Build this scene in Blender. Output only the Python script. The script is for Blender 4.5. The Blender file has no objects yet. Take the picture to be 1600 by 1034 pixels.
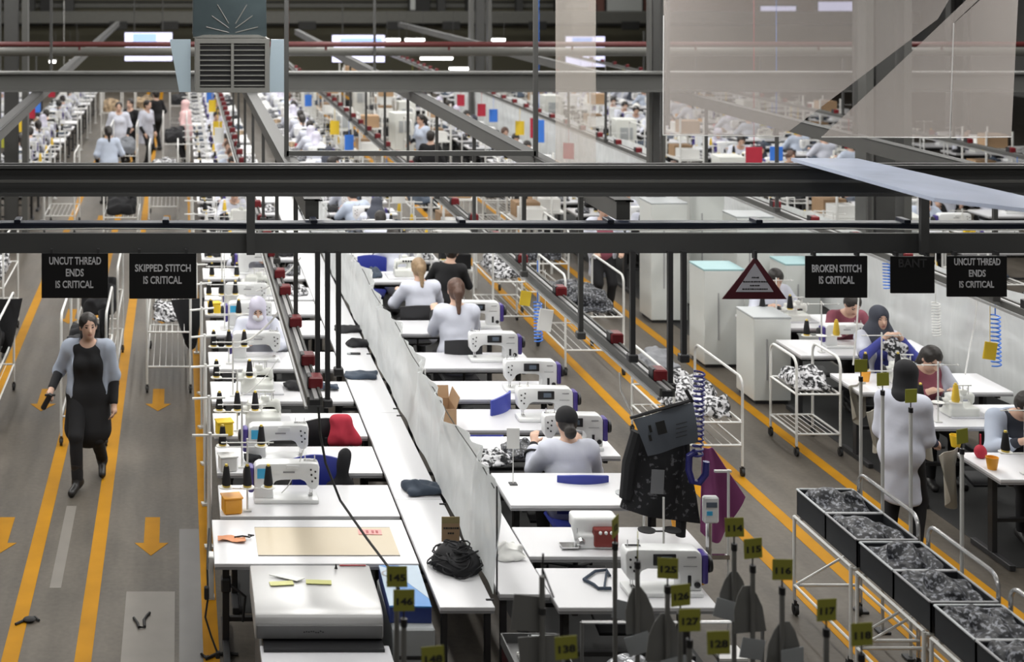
import bpy, bmesh, math, random
import numpy as np
from mathutils import Vector, Matrix, noise
random.seed(11)
R = math.radians
PI = math.pi
COL = bpy.context.scene.collection
F, CZ, VX, VY = 2200.0, 4.9, 280.0, -50.0     # focal length in pixels, camera height, vanishing point of the rows

def at(px, py, Y):                             # picture point at a known distance -> place in the hall
    return Vector(((px - VX) * Y / F, Y, CZ - (py - VY) * Y / F))
def onz(px, py, z=0.0):                        # picture point on a horizontal plane of known height
    return at(px, py, (CZ - z) * F / (py - VY))

# ------------------------------------------------------------------ materials
MATS = {}
def mat(name, col, rough=.5, metal=0.0, vary=.08, scale=6.0, bump=0.0, emit=None, estr=0.0, spec=.5, trans=0.0):
    if name in MATS: return MATS[name]
    m = bpy.data.materials.new(name); m.use_nodes = True
    nt = m.node_tree; b = nt.nodes['Principled BSDF']
    c = tuple(col) + (1.0,)
    b.inputs['Base Color'].default_value = c
    b.inputs['Roughness'].default_value = rough
    b.inputs['Metallic'].default_value = metal
    b.inputs['Specular IOR Level'].default_value = spec
    tc = nt.nodes.new('ShaderNodeTexCoord')
    nz = nt.nodes.new('ShaderNodeTexNoise'); nz.inputs['Scale'].default_value = scale; nz.inputs['Detail'].default_value = 4
    nt.links.new(tc.outputs['Object'], nz.inputs['Vector'])
    if vary:
        mx = nt.nodes.new('ShaderNodeMix'); mx.data_type = 'RGBA'
        mx.inputs[6].default_value = tuple(max(0, x * (1 - vary)) for x in col) + (1,)
        mx.inputs[7].default_value = tuple(min(1, x * (1 + vary)) for x in col) + (1,)
        nt.links.new(nz.outputs['Fac'], mx.inputs[0]); nt.links.new(mx.outputs[2], b.inputs['Base Color'])
    if bump:
        bp = nt.nodes.new('ShaderNodeBump'); bp.inputs['Strength'].default_value = bump; bp.inputs['Distance'].default_value = .01
        nt.links.new(nz.outputs['Fac'], bp.inputs['Height']); nt.links.new(bp.outputs[0], b.inputs['Normal'])
    if emit:
        b.inputs['Emission Color'].default_value = tuple(emit) + (1,); b.inputs['Emission Strength'].default_value = estr
    MATS[name] = m
    return m

def pattern_mat(name, c0, c1, scale=30, thr=.5, rough=.8, soft=.04, kind='noise', c2=None):
    m = bpy.data.materials.new(name); m.use_nodes = True; nt = m.node_tree; b = nt.nodes['Principled BSDF']
    b.inputs['Roughness'].default_value = rough
    tc = nt.nodes.new('ShaderNodeTexCoord')
    if kind == 'noise':
        t = nt.nodes.new('ShaderNodeTexNoise'); t.inputs['Detail'].default_value = 3; out = t.outputs['Fac']
    else:
        t = nt.nodes.new('ShaderNodeTexVoronoi'); out = t.outputs['Distance']
    t.inputs['Scale'].default_value = scale
    nt.links.new(tc.outputs['Object'], t.inputs['Vector'])
    r = nt.nodes.new('ShaderNodeValToRGB'); e = r.color_ramp.elements
    e[0].position = thr - soft; e[0].color = tuple(c0) + (1,); e[1].position = thr + soft; e[1].color = tuple(c1) + (1,)
    if c2:
        x = e.new(min(.99, thr + soft * 3)); x.color = tuple(c2) + (1,)
    nt.links.new(out, r.inputs['Fac']); nt.links.new(r.outputs['Color'], b.inputs['Base Color'])
    MATS[name] = m
    return m

def clear_mat(name, col, haze=.4, rough=.15, streak=0.0, scale=(3, 3, 3)):
    """Plastic film or hazy glass: partly see-through, partly milky, with a gloss."""
    m = bpy.data.materials.new(name); m.use_nodes = True; nt = m.node_tree
    for n in list(nt.nodes):
        if n.type != 'OUTPUT_MATERIAL': nt.nodes.remove(n)
    out = nt.nodes['Material Output']
    tr = nt.nodes.new('ShaderNodeBsdfTransparent'); tr.inputs[0].default_value = (1, 1, 1, 1)
    df = nt.nodes.new('ShaderNodeBsdfDiffuse'); df.inputs[0].default_value = tuple(col) + (1,)
    tl = nt.nodes.new('ShaderNodeBsdfTranslucent'); tl.inputs[0].default_value = tuple(col) + (1,)
    gl = nt.nodes.new('ShaderNodeBsdfGlossy'); gl.inputs['Roughness'].default_value = rough
    a = nt.nodes.new('ShaderNodeMixShader'); a.inputs[0].default_value = .5
    nt.links.new(df.outputs[0], a.inputs[1]); nt.links.new(tl.outputs[0], a.inputs[2])
    b = nt.nodes.new('ShaderNodeMixShader'); b.inputs[0].default_value = .12
    nt.links.new(a.outputs[0], b.inputs[1]); nt.links.new(gl.outputs[0], b.inputs[2])
    c = nt.nodes.new('ShaderNodeMixShader'); c.inputs[0].default_value = haze
    if streak:
        tc = nt.nodes.new('ShaderNodeTexCoord'); mp = nt.nodes.new('ShaderNodeMapping'); mp.inputs['Scale'].default_value = scale
        nz = nt.nodes.new('ShaderNodeTexNoise'); nz.inputs['Scale'].default_value = 1.0; nz.inputs['Detail'].default_value = 5; nz.inputs['Distortion'].default_value = .8
        mr = nt.nodes.new('ShaderNodeMapRange'); mr.inputs['From Min'].default_value = .3; mr.inputs['From Max'].default_value = .7
        mr.inputs['To Min'].default_value = max(0, haze - streak); mr.inputs['To Max'].default_value = min(1, haze + streak)
        nt.links.new(tc.outputs['Object'], mp.inputs[0]); nt.links.new(mp.outputs[0], nz.inputs['Vector'])
        nt.links.new(nz.outputs['Fac'], mr.inputs['Value']); nt.links.new(mr.outputs[0], c.inputs[0])
    nt.links.new(tr.outputs[0], c.inputs[1]); nt.links.new(b.outputs[0], c.inputs[2]); nt.links.new(c.outputs[0], out.inputs[0])
    MATS[name] = m
    return m

# ------------------------------------------------------------------ mesh builder
def frame_to(d):
    d = Vector(d).normalized(); up = Vector((0, 0, 1)) if abs(d.z) < .95 else Vector((0, 1, 0))
    x = up.cross(d).normalized(); y = d.cross(x)
    return Matrix((x, y, d)).transposed()

class MB:
    def __init__(s): s.v = []; s.f = []; s.m = []; s.mats = []; s.cur = 0; s.T = None
    def use(s, m):
        if isinstance(m, str): m = MATS[m]
        if m not in s.mats: s.mats.append(m)
        s.cur = s.mats.index(m); return s
    def add(s, vs, fs):
        b = len(s.v)
        if s.T is not None: vs = [s.T @ Vector(v) for v in vs]
        s.v.extend([tuple(v) for v in vs]); s.f.extend([tuple(i + b for i in f) for f in fs]); s.m.extend([s.cur] * len(fs)); return s
    def box(s, c, d, rot=None, bev=0.0):
        hx, hy, hz = d[0] / 2, d[1] / 2, d[2] / 2; M = rot if rot is not None else Matrix.Identity(3); c = Vector(c)
        if bev <= 0:
            vs = [(x, y, z) for x in (-hx, hx) for y in (-hy, hy) for z in (-hz, hz)]
            fs = [(0, 1, 3, 2), (4, 6, 7, 5), (0, 4, 5, 1), (2, 3, 7, 6), (0, 2, 6, 4), (1, 5, 7, 3)]
        else:
            b = min(bev, hx * .95, hy * .95, hz * .95); vs = []; ix = {}
            for x in (-1, 1):
                for y in (-1, 1):
                    for z in (-1, 1):
                        for k in range(3):
                            ix[(x, y, z, k)] = len(vs)
                            vs.append((x * (hx - (0 if k == 0 else b)), y * (hy - (0 if k == 1 else b)), z * (hz - (0 if k == 2 else b))))
            fs = []
            for q in (-1, 1):
                fs.append(tuple(ix[(q, y, z, 0)] for y, z in ((-1, -1), (1, -1), (1, 1), (-1, 1))))
                fs.append(tuple(ix[(x, q, z, 1)] for x, z in ((-1, -1), (1, -1), (1, 1), (-1, 1))))
                fs.append(tuple(ix[(x, y, q, 2)] for x, y in ((-1, -1), (1, -1), (1, 1), (-1, 1))))
            for p in (-1, 1):
                for q in (-1, 1):
                    fs.append((ix[(p, q, -1, 0)], ix[(p, q, -1, 1)], ix[(p, q, 1, 1)], ix[(p, q, 1, 0)]))
                    fs.append((ix[(p, -1, q, 0)], ix[(p, -1, q, 2)], ix[(p, 1, q, 2)], ix[(p, 1, q, 0)]))
                    fs.append((ix[(-1, p, q, 1)], ix[(-1, p, q, 2)], ix[(1, p, q, 2)], ix[(1, p, q, 1)]))
                    for z in (-1, 1): fs.append(tuple(ix[(p, q, z, k)] for k in range(3)))
        return s.add([c + M @ Vector(v) for v in vs], fs)
    def tube(s, pts, r, n=8, caps=True, closed=False):
        pts = [Vector(p) for p in pts]; N = len(pts); vs = []; fs = []
        rr = r if isinstance(r, (list, tuple)) else [r] * N
        prev = None
        for i, p in enumerate(pts):
            if closed: d = pts[(i + 1) % N] - pts[i - 1]
            else: d = pts[min(i + 1, N - 1)] - pts[max(i - 1, 0)]
            d = d.normalized() if d.length > 1e-9 else Vector((0, 0, 1))
            if prev is None: u = frame_to(d).col[0].copy()
            else:
                u = prev - d * prev.dot(d)
                u = u.normalized() if u.length > 1e-6 else frame_to(d).col[0].copy()
            prev = u; w = d.cross(u)
            for k in range(n):
                a = 2 * PI * k / n; vs.append(p + (u * math.cos(a) + w * math.sin(a)) * rr[i])
        for i in range(N if closed else N - 1):
            j = (i + 1) % N
            for k in range(n): fs.append((i * n + k, i * n + (k + 1) % n, j * n + (k + 1) % n, j * n + k))
        if caps and not closed: fs.append(tuple(range(n))[::-1]); fs.append(tuple((N - 1) * n + k for k in range(n)))
        return s.add(vs, fs)
    def cyl(s, p0, p1, r, n=14): return s.tube([p0, p1], r, n)
    def lathe(s, prof, c=(0, 0, 0), n=16, rot=None):
        M = rot if rot is not None else Matrix.Identity(3); c = Vector(c); vs = []; fs = []
        for r, z in prof:
            for k in range(n):
                a = 2 * PI * k / n; vs.append(c + M @ Vector((r * math.cos(a), r * math.sin(a), z)))
        for i in range(len(prof) - 1):
            for k in range(n): fs.append((i * n + k, i * n + (k + 1) % n, (i + 1) * n + (k + 1) % n, (i + 1) * n + k))
        fs.append(tuple(range(n))[::-1]); fs.append(tuple((len(prof) - 1) * n + k for k in range(n)))
        return s.add(vs, fs)
    def prism(s, poly, d0, d1, plane='xz'):
        n = len(poly)
        P = {'xz': lambda a, b, d: (a, d, b), 'xy': lambda a, b, d: (a, b, d), 'yz': lambda a, b, d: (d, a, b)}[plane]
        vs = [P(a, b, d0) for a, b in poly] + [P(a, b, d1) for a, b in poly]
        fs = [tuple(range(n)), tuple(range(n, 2 * n))[::-1]] + [(i, (i + 1) % n, n + (i + 1) % n, n + i) for i in range(n)]
        return s.add(vs, fs)
    def ball(s, c, r, n=12, m=8):
        r = (r, r, r) if not isinstance(r, (tuple, list)) else r
        prof = [(math.sin(PI * i / m), -math.cos(PI * i / m)) for i in range(m + 1)]
        prof[0] = (.02, -1); prof[-1] = (.02, 1)
        return s.lathe([(a, b) for a, b in prof], c, n, Matrix.Diagonal(r))
    def sheet(s, nu, nv, fn, th=.004):
        """A cloth or film with a real thickness: fn(u, v) gives its middle surface."""
        P = [[Vector(fn(i / nu, j / nv)) for j in range(nv + 1)] for i in range(nu + 1)]
        vs = []; W = nv + 1
        for sgn in (1, -1):
            for i in range(nu + 1):
                for j in range(nv + 1):
                    a = P[min(i + 1, nu)][j] - P[max(i - 1, 0)][j]; b = P[i][min(j + 1, nv)] - P[i][max(j - 1, 0)]
                    nrm = a.cross(b); nrm = nrm.normalized() if nrm.length > 1e-9 else Vector((0, 0, 1))
                    vs.append(P[i][j] + nrm * th / 2 * sgn)
        o = (nu + 1) * W; fs = []
        for i in range(nu):
            for j in range(nv):
                a, b, c, d = i * W + j, (i + 1) * W + j, (i + 1) * W + j + 1, i * W + j + 1
                fs += [(a, b, c, d), (o + a, o + d, o + c, o + b)]
        for i in range(nu):
            for j in (0, nv):
                a, b = i * W + j, (i + 1) * W + j; fs.append((a, b, o + b, o + a) if j else (b, a, o + a, o + b))
        for j in range(nv):
            for i in (0, nu):
                a, b = i * W + j, i * W + j + 1; fs.append((a, b, o + b, o + a) if not i else (b, a, o + a, o + b))
        return s.add(vs, fs)
    def mesh(s, name, smooth=35, bevel=0.0, segs=2):
        me = bpy.data.meshes.new(name); me.from_pydata(s.v, [], s.f)
        for m in s.mats: me.materials.append(m)
        me.polygons.foreach_set('material_index', s.m)
        bm = bmesh.new(); bm.from_mesh(me)
        bmesh.ops.recalc_face_normals(bm, faces=bm.faces)
        if bevel:
            es = [e for e in bm.edges if len(e.link_faces) == 2 and e.calc_face_angle(0) > R(30)]
            bmesh.ops.bevel(bm, geom=es, offset=bevel, segments=segs, affect='EDGES', profile=.5, clamp_overlap=True)
        bm.to_mesh(me); bm.free()
        if smooth:
            me.polygons.foreach_set('use_smooth', [True] * len(me.polygons)); me.set_sharp_from_angle(angle=R(smooth))
        me.update(); return me

def mb(m=None):
    b = MB()
    if m is not None: b.use(m)
    return b

# ------------------------------------------------------------------ objects
def obj(name, me, parent=None, loc=(0, 0, 0), rot=(0, 0, 0), label=None):
    o = bpy.data.objects.new(name, me); COL.objects.link(o); o.location = loc; o.rotation_euler = rot
    if parent: o.parent = parent
    if label: o['label'] = label
    return o
def tag(o, label, cat, group=None, kind=None):
    o['label'] = label; o['category'] = cat
    if group: o['group'] = group
    if kind: o['kind'] = kind
    return o
def struct(name, me, loc=(0, 0, 0)):
    o = obj(name, me, None, loc); o['kind'] = 'structure'; return o
def K(name, me, subs=(), label=None, loc=(0, 0, 0), rot=(0, 0, 0)): return (name, me, list(subs), label, loc, rot)
def hang(parts, root):
    for name, me, subs, label, loc, rot in parts:
        o = obj(name, me, root, loc, rot, label); hang(subs, o)
def place(kit, name, label, cat, loc=(0, 0, 0), rz=0.0, group=None, s=1.0, rot=None):
    """One thing: an Empty at its base with its parts (a list of K), or one mesh."""
    o = obj(name, kit if not isinstance(kit, list) else None, None, loc, rot or (0, 0, rz))
    if s != 1.0: o.scale = (s, s, s) if not isinstance(s, tuple) else s
    if isinstance(kit, list): hang(kit, o)
    return tag(o, label, cat, group)
ONES = 'zeroth first second third fourth fifth sixth seventh eighth ninth tenth eleventh twelfth thirteenth fourteenth fifteenth sixteenth seventeenth eighteenth nineteenth'.split()
TENS = {2: 'twent', 3: 'thirt', 4: 'fort', 5: 'fift', 6: 'sixt'}
def nth(n):
    if n < 20: return ONES[n]
    t, u = divmod(n, 10)
    return TENS[t] + 'ieth' if u == 0 else TENS[t] + 'y-' + ONES[u]

def text_mesh(body, size, m, ext=.002, cond=.62, align='CENTER', space=1.0, bold=.0):
    cu = bpy.data.curves.new('text', 'FONT'); cu.body = body; cu.size = size; cu.extrude = ext; cu.align_x = align; cu.align_y = 'CENTER'
    cu.space_line = space; cu.offset = bold; cu.resolution_u = 3
    o = bpy.data.objects.new('text', cu); COL.objects.link(o)
    dg = bpy.context.evaluated_depsgraph_get(); dg.update()
    me = bpy.data.meshes.new_from_object(o.evaluated_get(dg)); bpy.data.objects.remove(o); bpy.data.curves.remove(cu)
    me.materials.clear(); me.materials.append(m)
    me.transform(Matrix.Rotation(PI / 2, 4, 'X') @ Matrix.Diagonal((cond, 1, 1, 1)))     # stands upright, read from -Y
    me.name = 'lettering'
    return me

# ------------------------------------------------------------------ blended solids (bodies, clothes, heaps)
def rc(p0, p1, r0, r1=None, m=0, k=.03, sub=False, sq=None): return dict(t='rc', a=np.array(p0, float), b=np.array(p1, float), r0=r0, r1=r0 if r1 is None else r1, m=m, k=k, sub=sub, sq=sq)
def el(c, r, m=0, k=.03, rot=None, sub=False): return dict(t='el', c=np.array(c, float), r=np.array(r, float), m=m, k=k, rot=None if rot is None else np.array(rot), sub=sub)
def bxp(c, h, r=.01, m=0, k=.02, rot=None, sub=False): return dict(t='bx', c=np.array(c, float), h=np.array(h, float), r=r, m=m, k=k, rot=None if rot is None else np.array(rot), sub=sub)
def _bb(p):
    if p['t'] == 'rc': r = max(p['r0'], p['r1']); return np.minimum(p['a'], p['b']) - r, np.maximum(p['a'], p['b']) + r
    e = p['r'].max() if p['t'] == 'el' else np.linalg.norm(p['h']) + p['r']
    if p['rot'] is None and p['t'] == 'el': return p['c'] - p['r'], p['c'] + p['r']
    return p['c'] - e, p['c'] + e
def _dist(p, X):
    if p['t'] == 'rc':
        a, b = p['a'], p['b']; ab = b - a; L = max(ab @ ab, 1e-12); pa = X - a
        h = np.clip((pa @ ab) / L, 0, 1)
        d = pa - h[..., None] * ab
        if p['sq'] is not None: d = d / np.array(p['sq'])
        return np.sqrt((d * d).sum(-1)) - (p['r0'] + (p['r1'] - p['r0']) * h)
    q = X - p['c']
    if p['rot'] is not None: q = q @ p['rot']
    if p['t'] == 'el':
        k0 = np.sqrt(((q / p['r']) ** 2).sum(-1)); k1 = np.sqrt(((q / p['r'] ** 2) ** 2).sum(-1))
        return k0 * (k0 - 1) / np.maximum(k1, 1e-9)
    d = np.abs(q) - p['h']
    return np.sqrt((np.maximum(d, 0) ** 2).sum(-1)) + np.minimum(d.max(-1), 0) - p['r']
def grow(p, e):
    p = dict(p)
    if p['t'] == 'rc': p['r0'] += e; p['r1'] += e
    elif p['t'] == 'el': p['r'] = p['r'] + e
    else: p['r'] += e
    return p
def solid(name, prims, mats, h=.012, paint=(), smooth_iter=1, disp=None):
    """One continuous skin around all the blended shapes; each face takes the material of the shape it belongs to."""
    add = [p for p in prims if not p['sub']]
    lo = np.min([_bb(p)[0] for p in add], 0) - 3 * h; hi = np.max([_bb(p)[1] for p in add], 0) + 3 * h
    n = np.ceil((hi - lo) / h).astype(int) + 1
    f = np.full(n, 1.0)
    ax = [lo[i] + h * np.arange(n[i]) for i in range(3)]
    for p in prims:
        a, b = _bb(p); pad = p['k'] + 4 * h
        i0 = np.clip(np.floor((a - pad - lo) / h).astype(int), 0, n - 1); i1 = np.clip(np.ceil((b + pad - lo) / h).astype(int) + 1, 1, n)
        sl = tuple(slice(i0[i], i1[i]) for i in range(3))
        X = np.stack(np.meshgrid(*[ax[i][sl[i]] for i in range(3)], indexing='ij'), -1)
        d = _dist(p, X); g = f[sl]; k = p['k']
        if p['sub']:
            d = -d; hh = np.clip(.5 - .5 * (g - d) / k, 0, 1); f[sl] = g + (d - g) * hh + k * hh * (1 - hh)
        else:
            hh = np.clip(.5 + .5 * (g - d) / k, 0, 1); f[sl] = g + (d - g) * hh - k * hh * (1 - hh)
    s = f < 0
    c = [s[i:n[0] - 1 + i, j:n[1] - 1 + j, l:n[2] - 1 + l] for i in (0, 1) for j in (0, 1) for l in (0, 1)]
    tot = sum(x.astype(np.int8) for x in c); act = (tot > 0) & (tot < 8)
    I = np.argwhere(act); idx = np.full(act.shape, -1); idx[act] = np.arange(len(I))
    cor = [(i, j, l) for i in (0, 1) for j in (0, 1) for l in (0, 1)]
    val = np.stack([f[I[:, 0] + a, I[:, 1] + b, I[:, 2] + q] for a, b, q in cor], 1)
    acc = np.zeros((len(I), 3)); cnt = np.zeros(len(I))
    for x in range(8):
        for y in range(x + 1, 8):
            if sum(abs(cor[x][t] - cor[y][t]) for t in range(3)) != 1: continue
            m = (val[:, x] < 0) != (val[:, y] < 0); t = val[:, x] / np.where(m, val[:, x] - val[:, y], 1)
            pt = np.array(cor[x]) + t[:, None] * (np.array(cor[y]) - np.array(cor[x]))
            acc += np.where(m[:, None], pt, 0); cnt += m
    V = lo + h * (I + acc / np.maximum(cnt, 1)[:, None])
    Q = []
    for ax_ in range(3):
        d = [0, 0, 0]; d[ax_] = 1; u, w = (ax_ + 1) % 3, (ax_ + 2) % 3
        A = s[tuple(slice(0, n[i] - d[i]) for i in range(3))]; B = s[tuple(slice(d[i], n[i]) for i in range(3))]
        E = np.argwhere(A != B); E = E[(E[:, u] > 0) & (E[:, w] > 0) & (E[:, u] < n[u] - 1) & (E[:, w] < n[w] - 1)]
        flip = A[E[:, 0], E[:, 1], E[:, 2]]
        def cell(du, dw):
            e = E.copy(); e[:, u] -= du; e[:, w] -= dw; return idx[e[:, 0], e[:, 1], e[:, 2]]
        q = np.stack([cell(1, 1), cell(0, 1), cell(0, 0), cell(1, 0)], 1)
        q = np.where(flip[:, None], q, q[:, ::-1]); Q.append(q)
    Q = np.concatenate(Q)
    for _ in range(smooth_iter):
        S = np.zeros_like(V); C = np.zeros(len(V))
        for k in range(4):
            np.add.at(S, Q[:, k], V[Q[:, (k + 1) % 4]]); np.add.at(C, Q[:, k], 1)
            np.add.at(S, Q[:, (k + 1) % 4], V[Q[:, k]]); np.add.at(C, Q[:, (k + 1) % 4], 1)
        V = .5 * V + .5 * S / np.maximum(C, 1)[:, None]
    me = bpy.data.meshes.new(name)
    if disp:
        amp, sc = disp
        V = np.array([v + amp * np.array(noise.noise_vector(Vector(v * sc))) for v in V])
    me.from_pydata(V.tolist(), [], Q.tolist())
    for m in mats: me.materials.append(MATS[m] if isinstance(m, str) else m)
    if len(mats) > 1:
        ct = V[Q].mean(1); D = []; ms = []
        for p in add: D.append(_dist(p, ct)); ms.append(p['m'])
        best = np.array(ms)[np.argmin(np.stack(D), 0)]
        for p in paint: best = np.where(_dist(p, ct) < 0, p['m'], best)
        me.polygons.foreach_set('material_index', best.astype(np.int32))
    me.polygons.foreach_set('use_smooth', [True] * len(me.polygons)); me.update()
    return me
# ------------------------------------------------------------------ people
mat('skin', (.62, .40, .30), .55, vary=.05); mat('eye_dark', (.03, .02, .02), .3, vary=0); mat('lip', (.45, .18, .16), .5, vary=0)
mat('coat_white', (.60, .62, .71), .85, vary=.06, scale=9, bump=.35); mat('coat_blue', (.50, .56, .68), .85, vary=.06, scale=9, bump=.3)
mat('cloth_black', (.012, .012, .014), .9, vary=.2); mat('cloth_navy', (.02, .022, .06), .9, vary=.2); mat('cloth_blue', (.06, .07, .32), .85, vary=.15)
mat('cloth_maroon', (.25, .07, .10), .85, vary=.15); mat('cloth_pink', (.75, .50, .50), .85, vary=.1); mat('cloth_grey', (.16, .17, .19), .85, vary=.15)
mat('jeans', (.03, .035, .05), .85, vary=.2); mat('leather_black', (.015, .014, .014), .45, vary=.2)
mat('hair_black', (.018, .014, .012), .5, vary=.3, scale=40); mat('hair_brown', (.09, .045, .03), .5, vary=.35, scale=40); mat('hair_fair', (.27, .18, .10), .5, vary=.3, scale=40)
mat('scarf_dark', (.05, .055, .075), .85, vary=.15); mat('scarf_pale', (.62, .60, .72), .85, vary=.15); mat('mask_white', (.75, .75, .78), .8)

def ik(a, c, l1, l2, pole):
    a, c = Vector(a), Vector(c); d = c - a; L = min(max(d.length, .05), (l1 + l2) * .999); d = d.normalized()
    x = (l1 * l1 - l2 * l2 + L * L) / (2 * L); h = math.sqrt(max(l1 * l1 - x * x, 0))
    p = Vector(pole) - a; p = p - d * p.dot(d); p = p.normalized() if p.length > 1e-5 else Vector((0, 0, -1))
    return a + d * x + p * h, a + d * L

def person_kit(pose, look, h=.012):
    g = pose.get; ph = g('ph', .88); lean = g('lean', .03); side = g('side', 0.0)
    t = Vector((math.sin(side), math.sin(lean), math.cos(lean) * math.cos(side))).normalized()
    X = Vector((math.cos(g('twist', 0)), math.sin(g('twist', 0)), 0)); Y = t.cross(X).normalized(); Y = Y if Y.y > 0 else -Y
    wd = look.get('wide', 1.0)
    P = Vector((0, 0, ph)); nb = P + t * .47
    hd = (t + Y * g('nod', 0.0)).normalized(); hy = g('yaw', 0.0)
    hr = (X * math.cos(hy) + Y * math.sin(hy)).normalized(); hf = hd.cross(hr).normalized(); hr = hf.cross(hd)
    HC = nb + hd * .165 + hf * .025
    H = Matrix((hr, hf, hd)).transposed(); Hn = [list(r) for r in H]
    def hp(x, y, z): return HC + H @ Vector((x, y, z))
    S = 0; body = []
    # trunk
    body += [el(P + Vector((0, -.01, 0)), (.165 * wd, .115 * wd, .12), S, .05), rc(P + t * .05, P + t * .2, .12 * wd, .115 * wd, S, .06, sq=(1.15, .85, 1)),
             rc(P + t * .22, P + t * .36, .125 * wd, .12, S, .06, sq=(1.15, .82, 1)), rc(nb - t * .03, HC - hd * .05, .056, .05, S, .03)]
    for s in (-1, 1): body.append(rc(nb - t * .03 + X * .04 * s, P + t * .425 + X * .15 * s * wd, .05, .052, S, .05))
    if look.get('bust', True):
        for s in (-1, 1): body.append(el(P + t * .29 + X * .065 * s + Y * .085 * wd, (.06, .05, .06), S, .04))
    # head
    head = [el(hp(0, -.012, .03), (.076, .095, .092), S, .02, Hn), el(hp(0, .025, -.04), (.058, .066, .078), S, .03, Hn), el(hp(0, .062, -.085), (.024, .02, .02), S, .02, Hn),
            rc(hp(0, .083, .01), hp(0, .106, -.025), .008, .013, S, .012), el(hp(.074, -.01, -.01), (.012, .022, .032), S, .008, Hn), el(hp(-.074, -.01, -.01), (.012, .022, .032), S, .008, Hn)]
    body += head
    paint = [el(hp(s * .031, .083, .012), (.014, .03, .008), 1, rot=Hn) for s in (-1, 1)] + [el(hp(s * .032, .083, .034), (.02, .03, .005), 1, rot=Hn) for s in (-1, 1)] + [el(hp(0, .085, -.058), (.022, .03, .007), 2, rot=Hn)]
    # arms
    arms = []; sleeves = []
    for s, key in ((1, 'hr'), (-1, 'hl')):
        sh = P + t * .415 + X * .165 * s * wd
        tgt = Vector(g(key, (.24 * s, .02, ph - .12))); pole = g(key + 'p', (.55 * s, -.35, ph + .05))
        e, w = ik(sh, tgt, .275, .25, pole)
        arms.append((sh, e, w)); f = (w - e).normalized()
        body += [rc(sh, e, .052 * min(wd, 1.15), .04, S, .04), rc(e, w, .041, .027, S, .02)]
        pn = Vector(g(key + 'n', (-.3 * s, .1, -1))); pn = (pn - f * pn.dot(f)).normalized(); sd = f.cross(pn).normalized()
        if sd.dot(Vector((-s, 0, 0))) < 0: sd = -sd                   # towards the thumb
        curl = g('curl', .5)
        body.append(rc(w, w + f * .075, .026, .03, S, .02)); body.append(rc(w + f * .05 + sd * .018, w + f * .07 - sd * .018, .018, .017, S, .02))
        for q, (off, ln) in enumerate(((.030, .068), (.010, .078), (-.010, .072), (-.029, .056))):
            b0 = w + f * .085 + sd * off; d1 = (f * math.cos(curl * .7) + pn * math.sin(curl * .7)).normalized(); d2 = (f * math.cos(curl * 1.9) + pn * math.sin(curl * 1.9)).normalized()
            b1 = b0 + d1 * ln * .55; b2 = b1 + d2 * ln * .5
            body += [rc(b0, b1, .0095, .009, S, .006), rc(b1, b2, .009, .0075, S, .005)]
        th = w + f * .03 + sd * .028; d1 = (f * .6 + sd * .7 + pn * .35).normalized(); d2 = (f * .9 + sd * .15 + pn * .5).normalized()
        body += [rc(th, th + d1 * .04, .013, .011, S, .01), rc(th + d1 * .04, th + d1 * .04 + d2 * .03, .0105, .0085, S, .006)]
    # legs
    legs = []
    for s, key in ((1, 'fr'), (-1, 'fl')):
        hip = P + X * .088 * s + Vector((0, 0, -.03)); an = Vector(g(key, (.1 * s, 0, .085)))
        k, an = ik(hip, an, .40, .41, g(key + 'k', (.12 * s, 1.5, ph * .5)))
        toe = Vector(g(key + 't', (an.x + .03 * s, an.y + .15, max(.03, an.z - .055))))
        legs.append((hip, k, an, toe))
        body += [rc(hip, k, .085 * min(wd, 1.2), .053, S, .05), rc(k, an, .05, .036, S, .03), rc(an + (an - toe) * .25 + Vector((0, 0, -.045)), toe, .034, .028, S, .03)]
    kit = [K('body', solid('body', body, ['skin', 'eye_dark', 'lip'], h * .85 if h < .015 else h, paint))]
    # trousers and shoes
    hips = [el(P + Vector((0, -.01, 0)), (.178 * wd, .13 * wd, .13), 0, .05)]
    tr = list(hips)
    for hip, k, an, toe in legs: tr += [rc(hip, k, .1 * min(wd, 1.2), .068, 0, .05), rc(k, an + (k - an) * .05, .064, look.get('cuff', .05), 0, .03)]
    kit.append(K('trousers', solid('trousers', tr, [look.get('pants', 'cloth_black')], h, disp=(.005, 10))))
    for hip, k, an, toe in legs:
        heel = an + (an - toe) * .3 + Vector((0, 0, -.045))
        sho = [rc(heel, toe, .04, .036, 0, .03), rc(an + Vector((0, 0, -.02)), heel, .046, .042, 0, .03)]
        if look.get('boots'): sho.append(rc(an, an + (k - an) * .35, .05, .058, 0, .03))
        kit.append(K('shoe', solid('shoe', sho, [look.get('shoes', 'leather_black')], h)))
    # upper clothes
    def trunk(e):
        q = [grow(p, e) for p in body[:3]]
        for s in (-1, 1): q.append(rc(nb - t * .045 + X * .05 * s, P + t * .425 + X * .15 * s * wd, .045 + e, .052 + e, 0, .05))
        if look.get('bust', True):
            for s in (-1, 1): q.append(el(P + t * .29 + X * .065 * s + Y * .085 * wd, (.06 + e, .05 + e, .06 + e), 0, .05))
        return q
    def sleeve(e, fr, cuff=0.0):
        q = []
        for sh, el_, w in arms:
            q.append(rc(sh, el_ if fr >= .5 else sh + (el_ - sh) * fr * 2, .054 * min(wd, 1.15) + e, .044 + e + cuff * (fr < .5), 0, .04))
            if fr > .5: q.append(rc(el_, el_ + (w - el_) * (fr - .5) * 2, .044 + e, .034 + e + cuff, 0, .02))
        return q
    neck = [el(nb + t * .03 + Y * .035, (.075, .085, .07), 0, .02, sub=True)]
    sh_ = trunk(.012) + sleeve(.006, look.get('shirt_sleeve', .97)) + [el(P + Vector((0, -.01, -.02)), (.18 * wd, .135 * wd, .12), 0, .05)]
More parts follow.
